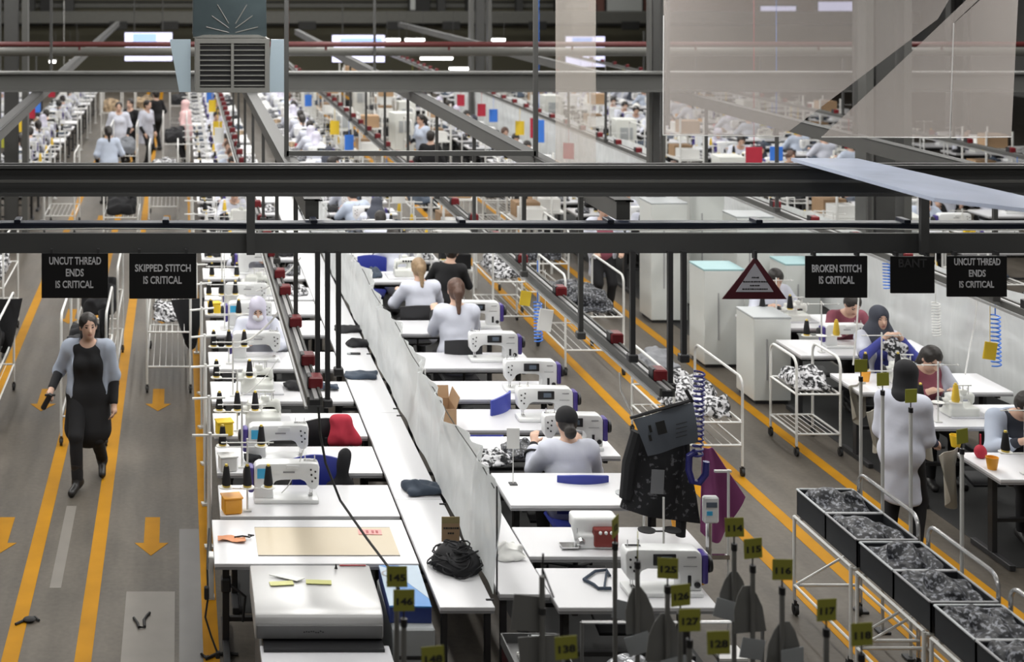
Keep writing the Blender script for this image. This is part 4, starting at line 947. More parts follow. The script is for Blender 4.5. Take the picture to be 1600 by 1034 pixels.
b = mb('steel_dark'); b.cyl((0, .006, -(a.z - c.z) / 2), (0, .006, .79 - (a.z + c.z) / 2), .004, 6); b.box((0, .006, .792 - (a.z + c.z) / 2), (.06, .05, .006)); k.append(K('stand', b.mesh('stand')))
place(k, 'tag_card', 'brown kraft card with dark lettering standing behind the black cord heap', 'card', (a + c) / 2)

# fusing press, its tray, the blue carton, the dark red drawer trolley
mat('press_grey', (.60, .60, .60), .35, .3, vary=.05, scale=3); mat('press_front', (.17, .17, .17), .4, .3, vary=.06); mat('press_cream', (.45, .45, .38), .5, vary=.05)
x0, x1 = .485, 1.31
b = mb('press_grey'); b.prism([(9.70, .79), (9.70, .60), (9.02, .60), (9.02, .70), (9.035, .745), (9.08, .772), (9.2, .785)], x0, x1, 'yz'); k = [K('hood', b.mesh('hood', bevel=.012))]
b = mb('press_front'); b.box(((x0 + x1) / 2, 9.013, .652), (x1 - x0 - .02, .012, .085), bev=.003); k.append(K('front_plate', b.mesh('front_plate')))
b = mb('plastic_black'); b.box(((x0 + x1) / 2 + .02, 9.25, .565), (x1 - x0 - .06, .7, .06)); k.append(K('feed_gap', b.mesh('feed_gap')))
b = mb('press_front'); b.box(((x0 + x1) / 2 + .015, 9.3, .27), (x1 - x0 - .04, .75, .54), bev=.01); k.append(K('body', b.mesh('body')))
b = mb('laminate_grey'); b.box(((x0 + x1) / 2 + .03, 8.62, .56), (x1 - x0, .74, .03), bev=.004); k.append(K('outfeed_tray', b.mesh('outfeed_tray')))
b = mb('plastic_black')
for x in (.78, .93): b.box((x, 8.45, .60), (.035, .16, .05), bev=.008); b.box((x - .02, 8.4, .595), (.03, .1, .04), bev=.006)
b.use('chrome')
for x in (.785, .925): b.box((x + .012, 8.45, .612), (.008, .15, .05), bev=.002)
b.ball((1.0, 8.6, .595), .02); k.append(K('guide', b.mesh('guide')))
for x in (.6, 1.28): b = mb('steel_dark'); b.box((x, 8.35, .275), (.04, .04, .55)); k.append(K('leg', b.mesh('leg')))
b = mb('ink'); rr = random.Random(3)
for x in np.linspace(.80, .92, 9): b.box((x, 9.006, .655 + rr.uniform(-.004, .006)), (.01, .002, .007))
k.append(K('lettering', b.mesh('lettering', smooth=0)))
place(k, 'fusing_press', 'low grey metal fusing press with rounded hood in front of the light table', 'press')
mat('label_yellow', (.58, .58, .22), .5)
for i, (px, py, w, d, rz, m, n, lb) in enumerate(((440, 912, .16, .06, .12, 'label_yellow', 'sticker', 'yellow-green sticker on the press hood beneath the white card'), (498, 910, .17, .06, -.08, 'label_yellow', 'sticker', 'yellow-green sticker lying alone on the press hood'), (448, 904, .2, .09, -.1, 'paper', 'paper_card', 'white card lying on the press hood over a sticker'))):
    p = onz(px, py, .79); b = mb(m); b.box((0, 0, .004 + .004 * (i == 2)), (w, d, .004)); 
    if i == 2: b = mb(m); b.prism([(-.12, .03), (-.02, .05), (.12, 0), (.07, -.05)], .006, .011, 'xy')
    tag(obj(n, b.mesh(n), None, p, (0, 0, rz)), lb, 'card' if i == 2 else 'sticker')
b = mb('paint_red'); p = onz(551, 883, .795); b.box(p, (.18, .012, .006)); tag(obj('red_ruler', b.mesh('ruler')), 'thin red ruler lying on the press hood', 'ruler')
b = mb('ink'); p = onz(525, 888, .79); b.lathe([(.012, 0), (.008, .01), (.004, .03)], p, 8); tag(obj('small_peg', b.mesh('peg')), 'small dark peg standing on the press hood', 'peg')
# cabinet with the blue carton
b = mb('machine_grey'); b.box((1.50, 9.36, .34), (.27, .74, .68), bev=.01); k = [K('case', b.mesh('case'))]; b = mb('steel_dark'); b.box((1.50, 8.985, .5), (.2, .012, .02)); b.box((1.50, 8.985, .2), (.2, .012, .02)); k.append(K('handle', b.mesh('handle')))
place(k, 'side_cabinet', 'plain grey cabinet beside the press carrying the blue carton', 'cabinet')
mat('carton_blue', (.06, .23, .55), .45, vary=.06); mat('carton_navy', (.02, .04, .18), .45); mat('carton_pale', (.42, .52, .62), .45)
b = mb('carton_navy'); b.box((0, 0, .05), (.27, .62, .1), bev=.003); k = [K('tray', b.mesh('tray'))]
b = mb('carton_blue'); b.box((0, 0, .105), (.272, .622, .012), bev=.003); k.append(K('lid', b.mesh('lid')))
b = mb('carton_pale'); b.prism([(-.0, .31), (.135, .31), (.135, -.2), (.02, .05)], .1105, .1125, 'xy'); b.prism([(-.136, .3), (-.07, .25), (-.05, .0), (-.09, -.3), (-.136, -.31)], .1105, .112, 'xy'); k.append(K('print', b.mesh('print', smooth=0)))
b = mb('edge_grey'); b.lathe([(.05, 0), (.05, .002)], (-.085, .17, .1115), 18); b.lathe([(.032, 0), (.032, .002)], (-.085, .03, .1115), 18); b.use('carton_pale'); b.lathe([(.035, .002), (.035, .003)], (-.085, .17, .1115), 18); b.lathe([(.022, .002), (.022, .003)], (-.085, .03, .1115), 18); k.append(K('picture', b.mesh('picture')))
place(k, 'blue_carton', 'flat blue and white printed carton lying next to the press', 'carton', (1.50, 9.38, .68), -.03)
cord([(.985, 9.95, 1.80), (1.0, 10.0, 1.6), (1.05, 10.1, 1.35), (1.15, 10.05, 1.1), (1.3, 9.75, .95), (1.42, 9.45, .86), (1.45, 9.3, .80)], .009, 'long black cable falling from the rail end to the blue carton')
# drawer trolley in dark red at the end of the boards
mat('trolley_red', (.035, .006, .008), .4, vary=.1); mat('tray_grey', (.10, .10, .10), .4, vary=.1)
b = mb('trolley_red'); b.box((0, 0, .36), (.34, .5, .56), bev=.008); k = [K('body', b.mesh('body'))]
b = mb('tray_grey'); b.box((0, 0, .645), (.35, .51, .012)); 
for s in (-1, 1): b.box((s * .172, 0, .675), (.008, .51, .07)); b.box((0, s * .252, .675), (.35, .008, .07))
k.append(K('top_tray', b.mesh('top_tray')))
b = mb('steel_dark'); b.box((0, -.255, .5), (.25, .012, .02)); b.box((0, -.255, .3), (.25, .012, .02)); k.append(K('drawer_pull', b.mesh('drawer_pull')))
for s in (-1, 1):
    for q in (-1, 1): k.append(caster((s * .14, q * .2)))
place(k, 'drawer_trolley', 'dark red drawer trolley at the near end of the boards', 'trolley', (2.2, 8.62, 0))
b = mb('machine_grey'); w_, d_, h_ = .16, .2, .09
b.box((0, 0, .006), (w_, d_, .01))
for s in (-1, 1): b.box((s * w_ / 2, 0, h_ / 2), (.008, d_, h_)); b.box((0, s * d_ / 2, h_ / 2), (w_, .008, h_)); b.box((s * (w_ / 2 + .006), 0, h_), (.02, d_ + .03, .008)); b.box((0, s * (d_ / 2 + .006), h_), (w_ + .03, .02, .008))
tag(obj('parts_bin', b.mesh('parts_bin'), None, (2.27, 8.66, .652)), 'small grey open bin in the top tray of the drawer trolley', 'bin')
b = mb('paper')
for i in range(5): b.box((0, .03 * i, 0), (.05, .012, .02), bev=.003)
tag(obj('spring_coil', b.mesh('coil'), None, (2.11, 8.58, .665)), 'pale ribbed strip in the top tray of the drawer trolley', 'strip')

# row behind the partition
def tableB(yf, z, x0, x1, d, label, tm='laminate', far=False):
    k = table_kit(x1 - x0, d, z, topmat=tm); place(k, 'sewing_table', label, 'table', ((x0 + x1) / 2, yf, 0))
tableB(9.13, .755, 2.46, 3.50, .6, 'white sewing table with rounded end at the near end of the row behind the film')
tableB(9.9, .765, 2.46, 3.74, .52, 'white sewing table carrying the red-cased machine')
tableB(10.62, .85, 2.5, 3.8, .68, 'raised bright white table just in front of the capped worker')
tableB(11.95, TZ, 2.48, 3.75, .5, 'white sewing table at which the capped worker sits')
B_FRONT = [12.62, 13.52, 14.57, 15.95]
for i, yf in enumerate(B_FRONT): tableB(yf, TZ, 2.45, 3.7, .6, 'pale sewing table behind the film, %s beyond the capped worker' % nth(i + 1), 'laminate_grey')
place(MACH_R, 'sewing_machine', 'white sewing machine with dark control screen on the round-ended near table', 'sewing machine', (3.215, 9.36, .755))
mat('casing_red', (.20, .022, .016), .4, vary=.1); p = (2.98, 10.1, .765)
q = [bxp((0, 0, .05), (.12, .07, .04), .012, 0, .02), bxp((.0, .03, .16), (.14, .06, .03), .02, 0, .02), rc((-.13, -.03, .07), (-.13, -.0, .16), .03, .035, 0, .03)]
k = [K('housing', solid('housing', q, ['machine_white'], .01))]
b = mb('casing_red'); b.box((.055, .0, .085), (.17, .205, .13), bev=.008); k.append(K('red_casing', b.mesh('red_casing', bevel=0)))
b = mb('machine_white')
for i in range(3): b.ball((.01 + .04 * i, -.106, .125), .013, 8, 6)
k.append(K('tension_knob', b.mesh('tension_knob')))
b = mb('chrome'); b.cyl((-.14, -.05, .04), (-.14, -.05, .14), .006); b.lathe([(.03, 0), (.034, .01), (.02, .03)], (-.12, -.07, .05), 12, Matrix.Rotation(PI / 2, 3, 'X')); b.box((-.2, -.06, .02), (.12, .09, .008)); k.append(K('needle_head', b.mesh('needle_head')))
place(k, 'overlock_machine', 'small overlock machine with a dark red casing', 'overlock machine', p)
place(MACH_R, 'sewing_machine', 'white sewing machine half hidden beside the capped worker', 'sewing machine', (3.40, 12.15, TZ))
for i, (px, py, lb) in enumerate(((852, 655, 'white sewing machine with dark screen just above the capped head'), (832, 612, 'white sewing machine with dark screen, next beyond the capped worker'), (774, 565, 'white sewing machine with dark screen right in front of the ponytailed worker'), )):
    p = onz(px, py, TZ); place(MACH_R, 'sewing_machine', lb, 'sewing machine', (p.x, B_FRONT[i] + .3, TZ))
place(MACH_R, 'sewing_machine', 'white sewing machine used by the ponytailed worker', 'sewing machine', (3.45, 16.25, TZ))
# scissors-like dark clamp, thread bits, white tissue heap
b = mb('cloth_slate'); q = [onz(x, y, .77) for x, y in ((912, 905), (930, 892), (948, 890), (953, 899))]; b.tube(q, .010, 6); q = [onz(x, y, .77) for x, y in ((912, 905), (928, 913), (935, 919), (955, 919))]; b.tube(q, .011, 6); q = [onz(x, y, .772) for x, y in ((948, 892), (944, 918))]; b.tube(q, .007, 6)
tag(obj('thread_clamp', b.mesh('clamp')), 'open dark metal clamp lying on the round-ended near table', 'clamp')
p = onz(795, 866, .79); tag(obj('tissue_heap', heap_mesh('tissue_heap', .2, .26, .10, 'paper', 12, .012, amp=.04, sc=14), None, p), 'crumpled white paper on the side board', 'paper')
for px, py, lb, m in ((770, 722, 'black and white printed fabric heap before the capped worker', 'fabric_mono'), (812, 705, 'small dark printed fabric heap at the capped worker elbow', 'fabric_dark')):
    p = onz(px, py, .78); tag(obj('fabric_heap', heap_mesh('fabric_heap', .30, .34, .10, m, px, .014), None, (p.x, p.y, .79 if px < 800 else .775)), lb, 'fabric')
# open carton on the board
w_, d_, h_ = .26, .34, .2; p = onz(703, 679, .79); b = mb('card_brown'); b.box((0, 0, .005), (w_, d_, .008))
for s in (-1, 1): b.box((s * w_ / 2, 0, h_ / 2), (.006, d_, h_)); b.box((0, s * d_ / 2, h_ / 2), (w_, .006, h_))
k = [K('box', b.mesh('box'))]
for s in (-1, 1):
    b = mb('card_brown'); b.box((s * (w_ / 2 + .015), 0, h_ + .05), (.005, d_, .11), Matrix.Rotation(s * .3, 3, 'Y')); k.append(K('flap', b.mesh('flap')))
b = mb('card_brown'); b.box((0, d_ / 2 + .02, h_ + .05), (w_, .005, .11), Matrix.Rotation(-.3, 3, 'X')); k.append(K('flap', b.mesh('flap')))
place(k, 'open_carton', 'open brown cardboard box standing beside the plastic film', 'carton', (2.29, 12.28, .0 + .795) if False else (2.32, 12.62, .80))
# little notice on a stick, thread stand with three trays, orange cups
b = mb('tube_white'); b.cyl((0, 0, 0), (0, 0, .32), .004, 6); k = [K('stick', b.mesh('stick'))]; b = mb('paper'); b.box((0, -.004, .36), (.10, .004, .16)); k.append(K('card', b.mesh('card'))); b = mb('steel_dark'); b.box((0, 0, .004), (.06, .06, .008)); k.append(K('foot', b.mesh('foot')))
place(k, 'notice_stick', 'grey notice card on a stick at the printed fabric heap', 'notice', (2.62, 11.05, .85))
b = mb('tube_white'); b.cyl((0, 0, 0), (0, 0, .42), .009, 8); k = [K('pole', b.mesh('pole'))]
b = mb('machine_grey'); b.tube([(-.17, 0, .27), (.17, 0, .27)], .007, 6)
for x in (-.15, 0, .15): b.lathe([(.01, 0), (.068, .004), (.07, .012), (.062, .008), (.01, .006)], (x, -.03, .275), 18)
k.append(K('cone_tray', b.mesh('cone_tray'))); b = mb('tube_white')
for x in (-.15, 0): b.cyl((x, -.03, .28), (x, -.03, .36), .004, 6)
k.append(K('spool_pin', b.mesh('spool_pin')))
place(k, 'thread_stand', 'thread stand with three empty grey trays under the hanging dark garment', 'thread stand', (3.42, 10.36, .765))
cones(3.42, 10.36, 1.053, [(.15, -.03)], 'under the hanging dark garment', ('black',))
b = mb('tube_white'); b.cyl((0, 0, 0), (0, 0, .4), .008, 8); k = [K('pole', b.mesh('pole'))]; b = mb('steel_dark')
for x in (-.12, .06): b.lathe([(.01, 0), (.06, .004), (.062, .012), (.01, .008)], (x, 0, .16), 16)
b.tube([(-.12, 0, .16), (.1, 0, .16)], .006, 6); k.append(K('cone_tray', b.mesh('cone_tray')))
place(k, 'thread_stand', 'thread stand with two dark trays behind the round-ended near table', 'thread stand', (3.42, 9.94, .765))
for i, (px, py, z, lb) in enumerate(((1056, 822, .79, 'orange plastic cup on the table with the red-cased machine'), (1095, 912, .755, 'small orange cup next to the purple machine end'))):
    p = onz(px, py, z); b = mb('orange_plastic'); b.lathe([(.025, 0), (.035, .075), (.032, .075), (.023, .006)], (p.x, p.y, .767 if i == 0 else .757), 12); tag(obj('plastic_cup', b.mesh('cup')), lb, 'cup')
# chairs
for x, y, rz, kt, lb in ((1.30, 12.21, PI, CHAIR_K, 'dark chair with the red jacket, behind the second table'), (1.12, 11.27, PI, CHAIR, 'blue chair squeezed in behind the machine on the first table'), (3.18, 11.30, 0, CHAIR, 'blue chair under the capped worker'), (2.85, 13.3, .9, CHAIR, 'blue chair turned sideways before the third pale table'), (3.05, 15.32, 0, CHAIR_K, 'black chair under the ponytailed worker'), (2.78, 16.86, .15, CHAIR_K, 'black chair under the fair-haired worker'), (2.62, 19.3, 2.9, CHAIR, 'blue chair facing the camera beyond the fair-haired worker')):
    place(kt, 'work_chair', lb, 'chair', (x, y, 0), rz)
q = [rc((-.06, 0, .03), (.03, 0, .03), .03, .045, 0, .05), rc((-.09, .0, -.16), (.13, 0, -.16), .03, .03, 0, .05), rc((-.09, 0, -.16), (-.07, 0, 0.02), .03, .03, 0, .05), rc((.13, 0, -.16), (.05, 0, 0.02), .035, .04, 0, .05), rc((0, -.01, -.14), (-.01, 0, 0), .05, .06, 0, .05)]
tag(obj('red_jacket', solid('red_jacket', q, ['cloth_red'], .012, disp=(.015, 9)), None, (1.43, 12.37, .90)), 'bright red jacket hung over a chair back in the aisle-side row', 'jacket')
q = [rc((0, 0, -.1), (.03, 0, .14), .05, .055, 0, .05), rc((-.08, 0, -.12), (.05, 0, -.1), .05, .05, 0, .05)]
tag(obj('black_jacket', solid('black_jacket', q, ['cloth_black'], .012, disp=(.01, 9)), None, (1.32, 11.46, .80)), 'black jacket bundled upright behind the first table', 'jacket')

# hanging garment, cover with label, coil hose and purple cloth at the rail end
def shirt_(u, v):
    w = .17 + .10 * v + .05 * (v > .85) * 0; a = u * 2 * PI
    return (math.cos(a) * w * (1 + .06 * math.sin(5 * a + 4 * v)), math.sin(a) * (.055 + .03 * v) + .02 * math.sin(3 * a + 5 * v), -.62 * v + .06 * (1 - v) * -abs(math.cos(a)) - .05 * v * math.cos(a) * 1)
b = mb('fabric_floral'); b.sheet(40, 18, shirt_, .006); k = [K('body', b.mesh('body', smooth=80))]
b = mb('cloth_black'); b.tube([(-.16, .0, -.03), (-.22, .0, -.25), (-.245, 0, -.5)], [.05, .055, .05], 10); k.append(K('sleeve', b.mesh('sleeve')))
b = mb('cloth_black'); b.tube([(.16, 0, -.03), (.17, .02, -.3), (.15, .02, -.78)], [.05, .045, .035], 10); k.append(K('sleeve', b.mesh('sleeve')))
b = mb('bag_grey'); b.box((-.055, -.10, -.35), (.09, .006, .17), Matrix.Rotation(.05, 3, 'Y')); k.append(K('paper_tag', b.mesh('paper_tag')))
b = mb('steel_dark'); b.tube([(-.16, 0, -.02), (0, 0, .03), (.16, 0, -.02)], .008, 6); b.tube([(0, 0, .03), (0, 0, .10), (.02, 0, .13)], .005, 6); k.append(K('hanger', b.mesh('hanger')))
g0 = at(1032, 668, 10.05); place(k, 'hanging_garment', 'black floral blouse hanging at the end of the power rail', 'garment', g0)
mat('cover_slate', (.10, .115, .14), .6, vary=.08)
q = [at(x, y, 9.86) for x, y in ((989, 655), (1082, 628), (1090, 690), (1012, 712))]; c = sum(q, Vector()) / 4
def cov(u, v):
    t_ = q[0].lerp(q[1], u); l_ = q[3].lerp(q[2], u); p = t_.lerp(l_, v) - c; return (p.x, p.y - .02 * math.sin(PI * v) - .012 * math.sin(7 * u), p.z)
b = mb('cover_slate'); b.sheet(14, 10, cov, .006); k = [K('sheet', b.mesh('sheet', smooth=80))]
b = mb('ink'); b.box((-.06, -.045, .03), (.065, .004, .09), Matrix.Rotation(-.25, 3, 'Y')); b.box((-.135, -.04, .02), (.018, .004, .05), Matrix.Rotation(-.25, 3, 'Y')); b.box((-.135, -.04, -.045), (.018, .004, .04), Matrix.Rotation(-.25, 3, 'Y'))
for i in range(4): b.box((.08, -.045, .06 - .03 * i), (.08, .004, .004), Matrix.Rotation(-.25, 3, 'Y'))
k.append(K('print', b.mesh('print', smooth=0)))
b = mb('plastic_black'); a_, c_ = q[0] - c, q[1] - c; b.tube([a_ + Vector((-.02, 0, .01)), c_ + Vector((.0, 0, .015))], .012, 6); b.tube([c_, c_ + Vector((-.05, .0, .09))], .014, 6); k.append(K('bar', b.mesh('bar')))
place(k, 'hanging_cover', 'slate grey document cover clipped over the hanging floral blouse', 'cover', c)
a_, c_ = at(1093, 580, 9.95), at(1090, 712, 9.95); b = mb('hose_navy'); b.tube(spiral(a_, c_, 17, .035, .006), .0075, 6)
a2 = at(1077, 712, 9.95); loop = [a2 + Vector((.0, 0, 0)), a2 + Vector((-.005, 0, -.1)), a2 + Vector((.02, 0, -.18)), a2 + Vector((.07, 0, -.19)), a2 + Vector((.115, 0, -.13)), a2 + Vector((.12, 0, -.04))]
b.tube([loop[0] + Vector((.05, 0, .03))] + loop, .024, 10)
tag(obj('hanging_air_hose', b.mesh('hose')), 'dark blue coiled air hose hanging at the near rail end', 'air hose')
def pc(u, v):
    top = Vector((.0 + .08 * u, 0, 0)); bot = Vector((.0 + .30 * u, 0, -.62 - .1 * math.sin(PI * u) + .28 * u ** 2)); p = top.lerp(bot, v); p.y = .03 * math.sin(9 * u + 2 * v) * (.3 + v); return p
b = mb('cloth_purple'); b.sheet(24, 16, pc, .005); tag(obj('hanging_cloth', b.mesh('cloth', smooth=80), None, at(1097, 700, 10.25)), 'purple cloth hanging behind the coiled hose', 'cloth')
b = mb('tube_white'); b.cyl((0, 0, 0), (0, 0, 1.32), .010, 8); b.box((-.04, 0, 1.31), (.12, .02, .015)); b.box((0, 0, .01), (.2, .2, .02)); k = [K('pole', b.mesh('pole'))]
b = mb('machine_white'); b.box((-.14, -.03, 1.05), (.11, .05, .19), bev=.012); k.append(K('control_unit', b.mesh('control_unit'))); b = mb('screen_glass'); b.box((-.14, -.058, 1.09), (.075, .004, .035)); b.use('cyan_sticker'); b.box((-.155, -.058, 1.03), (.04, .004, .03)); k.append(K('display', b.mesh('display')))
b = mb('chrome'); b.cyl((-.14, 0, .62), (-.14, 0, .95), .022, 10); b.box((-.07, 0, .7), (.15, .03, .03)); k.append(K('arm', b.mesh('arm')))
place(k, 'control_post', 'white post with a control unit in front of the purple cloth', 'control post', (3.92, 10.05, 0))
# ------------------------------------------------------------------ number flags on poles in front of the window
mat('flag_pole', (.17, .17, .165), .5, .2, vary=.1); mat('flag_card', (.34, .36, .38), .6, vary=.08); mat('tag_green', (.24, .24, .035), .6, vary=.1); mat('pole_pale', (.55, .55, .53), .4, .1, vary=.06)
rnd = random.Random(21)
def flag(px, py, Y, text, turn, label, pole='flag_pole', tagm='tag_green', paddle=1, card=1, seed=0, sz=.098):
    rr = random.Random(seed); p = at(px, py, Y); h = p.z - sz * .62; k = []
    b = mb(pole); b.cyl((0, 0, .02), (0, 0, h - .05), .0125, 10); b.use('steel_dark'); b.box((0, 0, .01), (.09, .09, .02), bev=.004); k.append(K('pole', b.mesh('pole')))
    b = mb('plastic_black'); b.cyl((0, 0, h - .06), (0, 0, h - .025), .016, 10); b.cyl((0, 0, h - .025), (0, 0, h + .03), .004, 6); k.append(K('cap', b.mesh('cap')))
    b = mb(tagm); b.box((0, 0, 0), (sz, .004, sz * 1.02), bev=.001); tg = b.mesh('tag'); sub = []
    if text:
        me = fit(text_mesh(text, .1, MATS['ink'], ext=.0005, bold=.004), sz * (.26 * len(text)), sz * .34); sub = [K('lettering', me, loc=(.003, -.0035, -.004))]
    k.append(K('tag', tg, sub, 'olive green number tag', loc=(0, -.004, p.z), rot=(0, rr.uniform(-.06, .06), turn)))
    if paddle:
        z0 = h - rr.uniform(.24, .34); w = rr.uniform(.15, .175); b = mb('flag_grey'); q = [(-w / 2, -.12), (w / 2, -.12), (w * .45, .0), (w * .3, .07), (w * .12, .115), (-w * .12, .115), (-w * .3, .07), (-w * .45, .0)]
        b.prism(q, -.003, .003); k.append(K('paddle', b.mesh('paddle', bevel=.001), loc=(rr.uniform(-.02, .02), .02, z0), rot=(0, rr.uniform(-.1, .1), 0)))
    for i in range(card):
        b = mb('flag_card'); b.box((0, 0, 0), (.125, .003, .10)); k.append(K('card', b.mesh('card'), loc=(rr.uniform(-.05, .05), -.02 - .006 * i, h - rr.uniform(.36, .44) - .14 * i), rot=(0, rr.uniform(-.35, .35), rr.uniform(-.3, .3))))
    return place(k, 'number_flag', label, 'number flag', (p.x, p.y, 0))
def zt(py, z=2.0): return (CZ - z) * F / (py + 50)
for i, (px, py, s, t, lb) in enumerate((
    (1147, 823, '114', 0, 'pole flag with the green tag one hundred fourteen, before the purple cloth'), (1176, 856, '115', .15, 'pole flag with the green tag one hundred fifteen, by the yellow floor line'), (1222, 889, '116', 0, 'pole flag with the green tag one hundred sixteen'),
    (1291, 952, '117', .2, 'pole flag with the green tag one hundred seventeen, under the bin trolleys'), (1346, 990, '118', .1, 'pole flag with the green tag one hundred eighteen, lowest before the bin trolleys'),
    (961, 822, '12', .95, 'pole flag with a turned tag beside the red-cased machine'), (996, 850, '', 1.25, 'pole flag with its tag nearly edge-on and a wide paddle'), (1043, 887, '125', -.1, 'pole flag with the green tag one hundred twenty-five, before the near sewing machine'),
    (1063, 929, '126', .2, 'pole flag with the green tag one hundred twenty-six'), (1077, 968, '127', .05, 'pole flag with the green tag one hundred twenty-seven'), (1122, 1003, '128', 0, 'pole flag with the green tag one hundred twenty-eight'),
    (884, 1011, '138', .1, 'pole flag with the green tag one hundred thirty-eight, by the drawer trolley'), (847, 900, None, 0, 'bare dark pole without a tag, before the round-ended table'),
    (620, 900, '145', -.05, 'pole flag with the green tag one hundred forty-five, before the blue carton'), (631, 937, '146', .03, 'pole flag with the green tag one hundred forty-six'), (676, 1027, '148', .1, 'pole flag with the green tag one hundred forty-eight, cut by the frame'))):
    Y = zt(py)
    if s is None:
        p = at(px, py, Y); b = mb('flag_pole'); b.cyl((0, 0, .02), (0, 0, p.z), .014, 10); b.use('steel_dark'); b.box((0, 0, .01), (.2, .2, .02)); k = [K('pole', b.mesh('pole'))]; b = mb('steel_dark'); b.cyl((.005, .02, p.z - .1), (.01, .02, p.z + .10), .005, 6); b.tube([(.01, .02, p.z + .02), (.06, .02, p.z - .11)], .005, 6); b.cyl((0, 0, p.z - .18), (0, 0, p.z - .15), .018, 8); k.append(K('rod', b.mesh('rod')))
        b = mb('flag_grey'); b.box((-.06, .03, p.z - .19), (.15, .005, .17), Matrix.Rotation(.1, 3, 'Y')); b.box((-.0, .035, p.z - .40), (.2, .005, .2), Matrix.Rotation(-.08, 3, 'Y')); k.append(K('paddle', b.mesh('paddle'))); place(k, 'number_flag', lb, 'number flag', (p.x, p.y, 0)); continue
    flag(px, py, Y, s, t, lb, paddle=0 if px < 700 else (1 if i not in (5, 8, 9) else 0), card=1 if px > 700 else 0, seed=i + 3)
mat('tag_lime', (.30, .31, .04), .6, vary=.08)
for i, (px, py) in enumerate(((1345, 571), (1379, 592), (1423, 618), (1503, 681))):
    Y = 5.19 * F / (px - VX); flag(px, py, Y, ('108', '109', '110', '112')[i] if False else '', .1 * i, 'pale pole with a lime tag behind the bin trolleys, %s from the far end' % nth(i + 1), 'pole_pale', 'tag_lime', 0, 0, i + 40, .095)
# cloth slings hanging from table corners and poles by the bins
mat('cloth_beige', (.36, .34, .29), .85, vary=.08)
def sling(p, w, h, m, label, seed, rz=0):
    rr = random.Random(seed); a1, a2 = rr.uniform(3, 6), rr.uniform(0, 6)
    def f(u, v): return ((u - .5) * w * (1 - .55 * v) + .04 * v, .03 * math.sin(a1 * u * 2 + a2) * (.3 + v), -h * v * (.75 + .25 * math.sin(PI * u)))
    b = mb(m); b.sheet(14, 12, f, .005); return tag(obj('hanging_cloth', b.mesh('cloth', smooth=80), None, p, (0, 0, rz)), label, 'cloth')

# ------------------------------------------------------------------ bin trolleys along the yellow lines
mat('bin_dark', (.022, .024, .028), .5, vary=.15); mat('rail_steel', (.62, .62, .62), .25, .8, vary=.05)
BW = .44
def bin_trolley(y0, y1, label, n=2):
    k = []; x0, x1 = 4.70, 5.12; d = y1 - y0; cx = (x0 + x1) / 2
    for sx, m in ((-1, 'tube_white'), (1, 'rail_steel')):
        x = sx * (x1 - x0 + .06) / 2; b = mb(m); h = .74 if sx < 0 else 1.08; r = .09
        if sx < 0:
            for y in (.03, d - .03): b.tube([(x, y, .1), (x, y, h)], .013, 8)
            b.tube([(x, .03, .74), (x, d - .03, .74)], .011, 6)
        else:
            b.tube([(x, .05, .1)] + [(x, .05 + r - r * math.cos(a), h - r + r * math.sin(a)) for a in np.linspace(0, PI / 2, 6)] + [(x, d - .05 - r + r * math.sin(a), h - r + r * math.cos(a)) for a in np.linspace(0, PI / 2, 6)] + [(x, d - .05, .1)], .014, 8)
        k.append(K('side_frame', b.mesh('side_frame')))
    b = mb('tube_white'); X = (x1 - x0 + .06) / 2
    for y in (.04, d - .04): b.tube([(-X, y, .22), (X, y, .22)], .011, 6); b.tube([(-X, y, .22), (X, y, .5)], .009, 6); b.tube([(-X, y, .72), (X, y, .72)], .011, 6)
    b.tube([(-X, .03, .22), (-X, d - .03, .22)], .011, 6); b.tube([(X, .05, .22), (X, d - .05, .22)], .011, 6); k.append(K('brace', b.mesh('brace')))
    for sx in (-1, 1):
        for y in (.05, d - .05): k.append(caster((sx * X, y)))
    place(k, 'bin_trolley', label, 'trolley', (cx, y0, 0))
    for i in range(n):
        yb = y0 + d * (i + .5) / n; L = d / n - .012; W = x1 - x0; H = .19; zb = .745
        b = mb('bin_dark'); b.box((0, 0, .006), (W - .01, L - .01, .012))
        for s in (-1, 1): b.box((s * (W / 2 - .004), 0, H / 2), (.008, L, H)); b.box((0, s * (L / 2 - .004), H / 2), (W, .008, H))
        kk = [K('tub', b.mesh('tub'))]; b = mb('machine_grey' if i % 2 else 'edge_grey')
        for s in (-1, 1): b.box((s * W / 2, 0, H), (.018, L, .012), bev=.003); b.box((0, s * L / 2, H), (W, .018, .012), bev=.003)
        kk.append(K('rim', b.mesh('rim'))); which = nth(n_bin[0] + 1); n_bin[0] += 1
        place(kk, 'fabric_bin', 'dark open bin full of cut fabric, %s from the far end of the bin line' % which, 'bin', (cx, yb, zb))
        tag(obj('cut_fabric', heap_mesh('cut_fabric', W - .04, L - .03, .27, 'fabric_dark', n_bin[0] * 7, .014, amp=.035, n=22, sc=11), None, (cx, yb, zb + .02)), 'heap of dark printed cut fabric in the %s bin from the far end' % which, 'fabric')
n_bin = [0]
bin_trolley(9.76, 10.72, 'white-legged trolley at the far end of the bin line'); bin_trolley(8.80, 9.73, 'white-legged trolley in the middle of the bin line'); bin_trolley(7.84, 8.77, 'white-legged trolley at the near end of the bin line')
def simple_trolley(x, y, w, d, h, label, rz=0, shelves=(.3, .75), m='tube_white'):
    return place(trolley_kit(w, d, h, shelves, m), 'tube_trolley', label, 'trolley', (x, y, 0), rz)
def heap(x, y, z, w, d, h, m, label, seed, res=.018, amp=.03, cat='fabric', name='fabric_heap', sc=9, n=14): return tag(obj(name, heap_mesh(name, w, d, h, m, seed, res, amp=amp, sc=sc, n=n), None, (x, y, z)), label, cat)
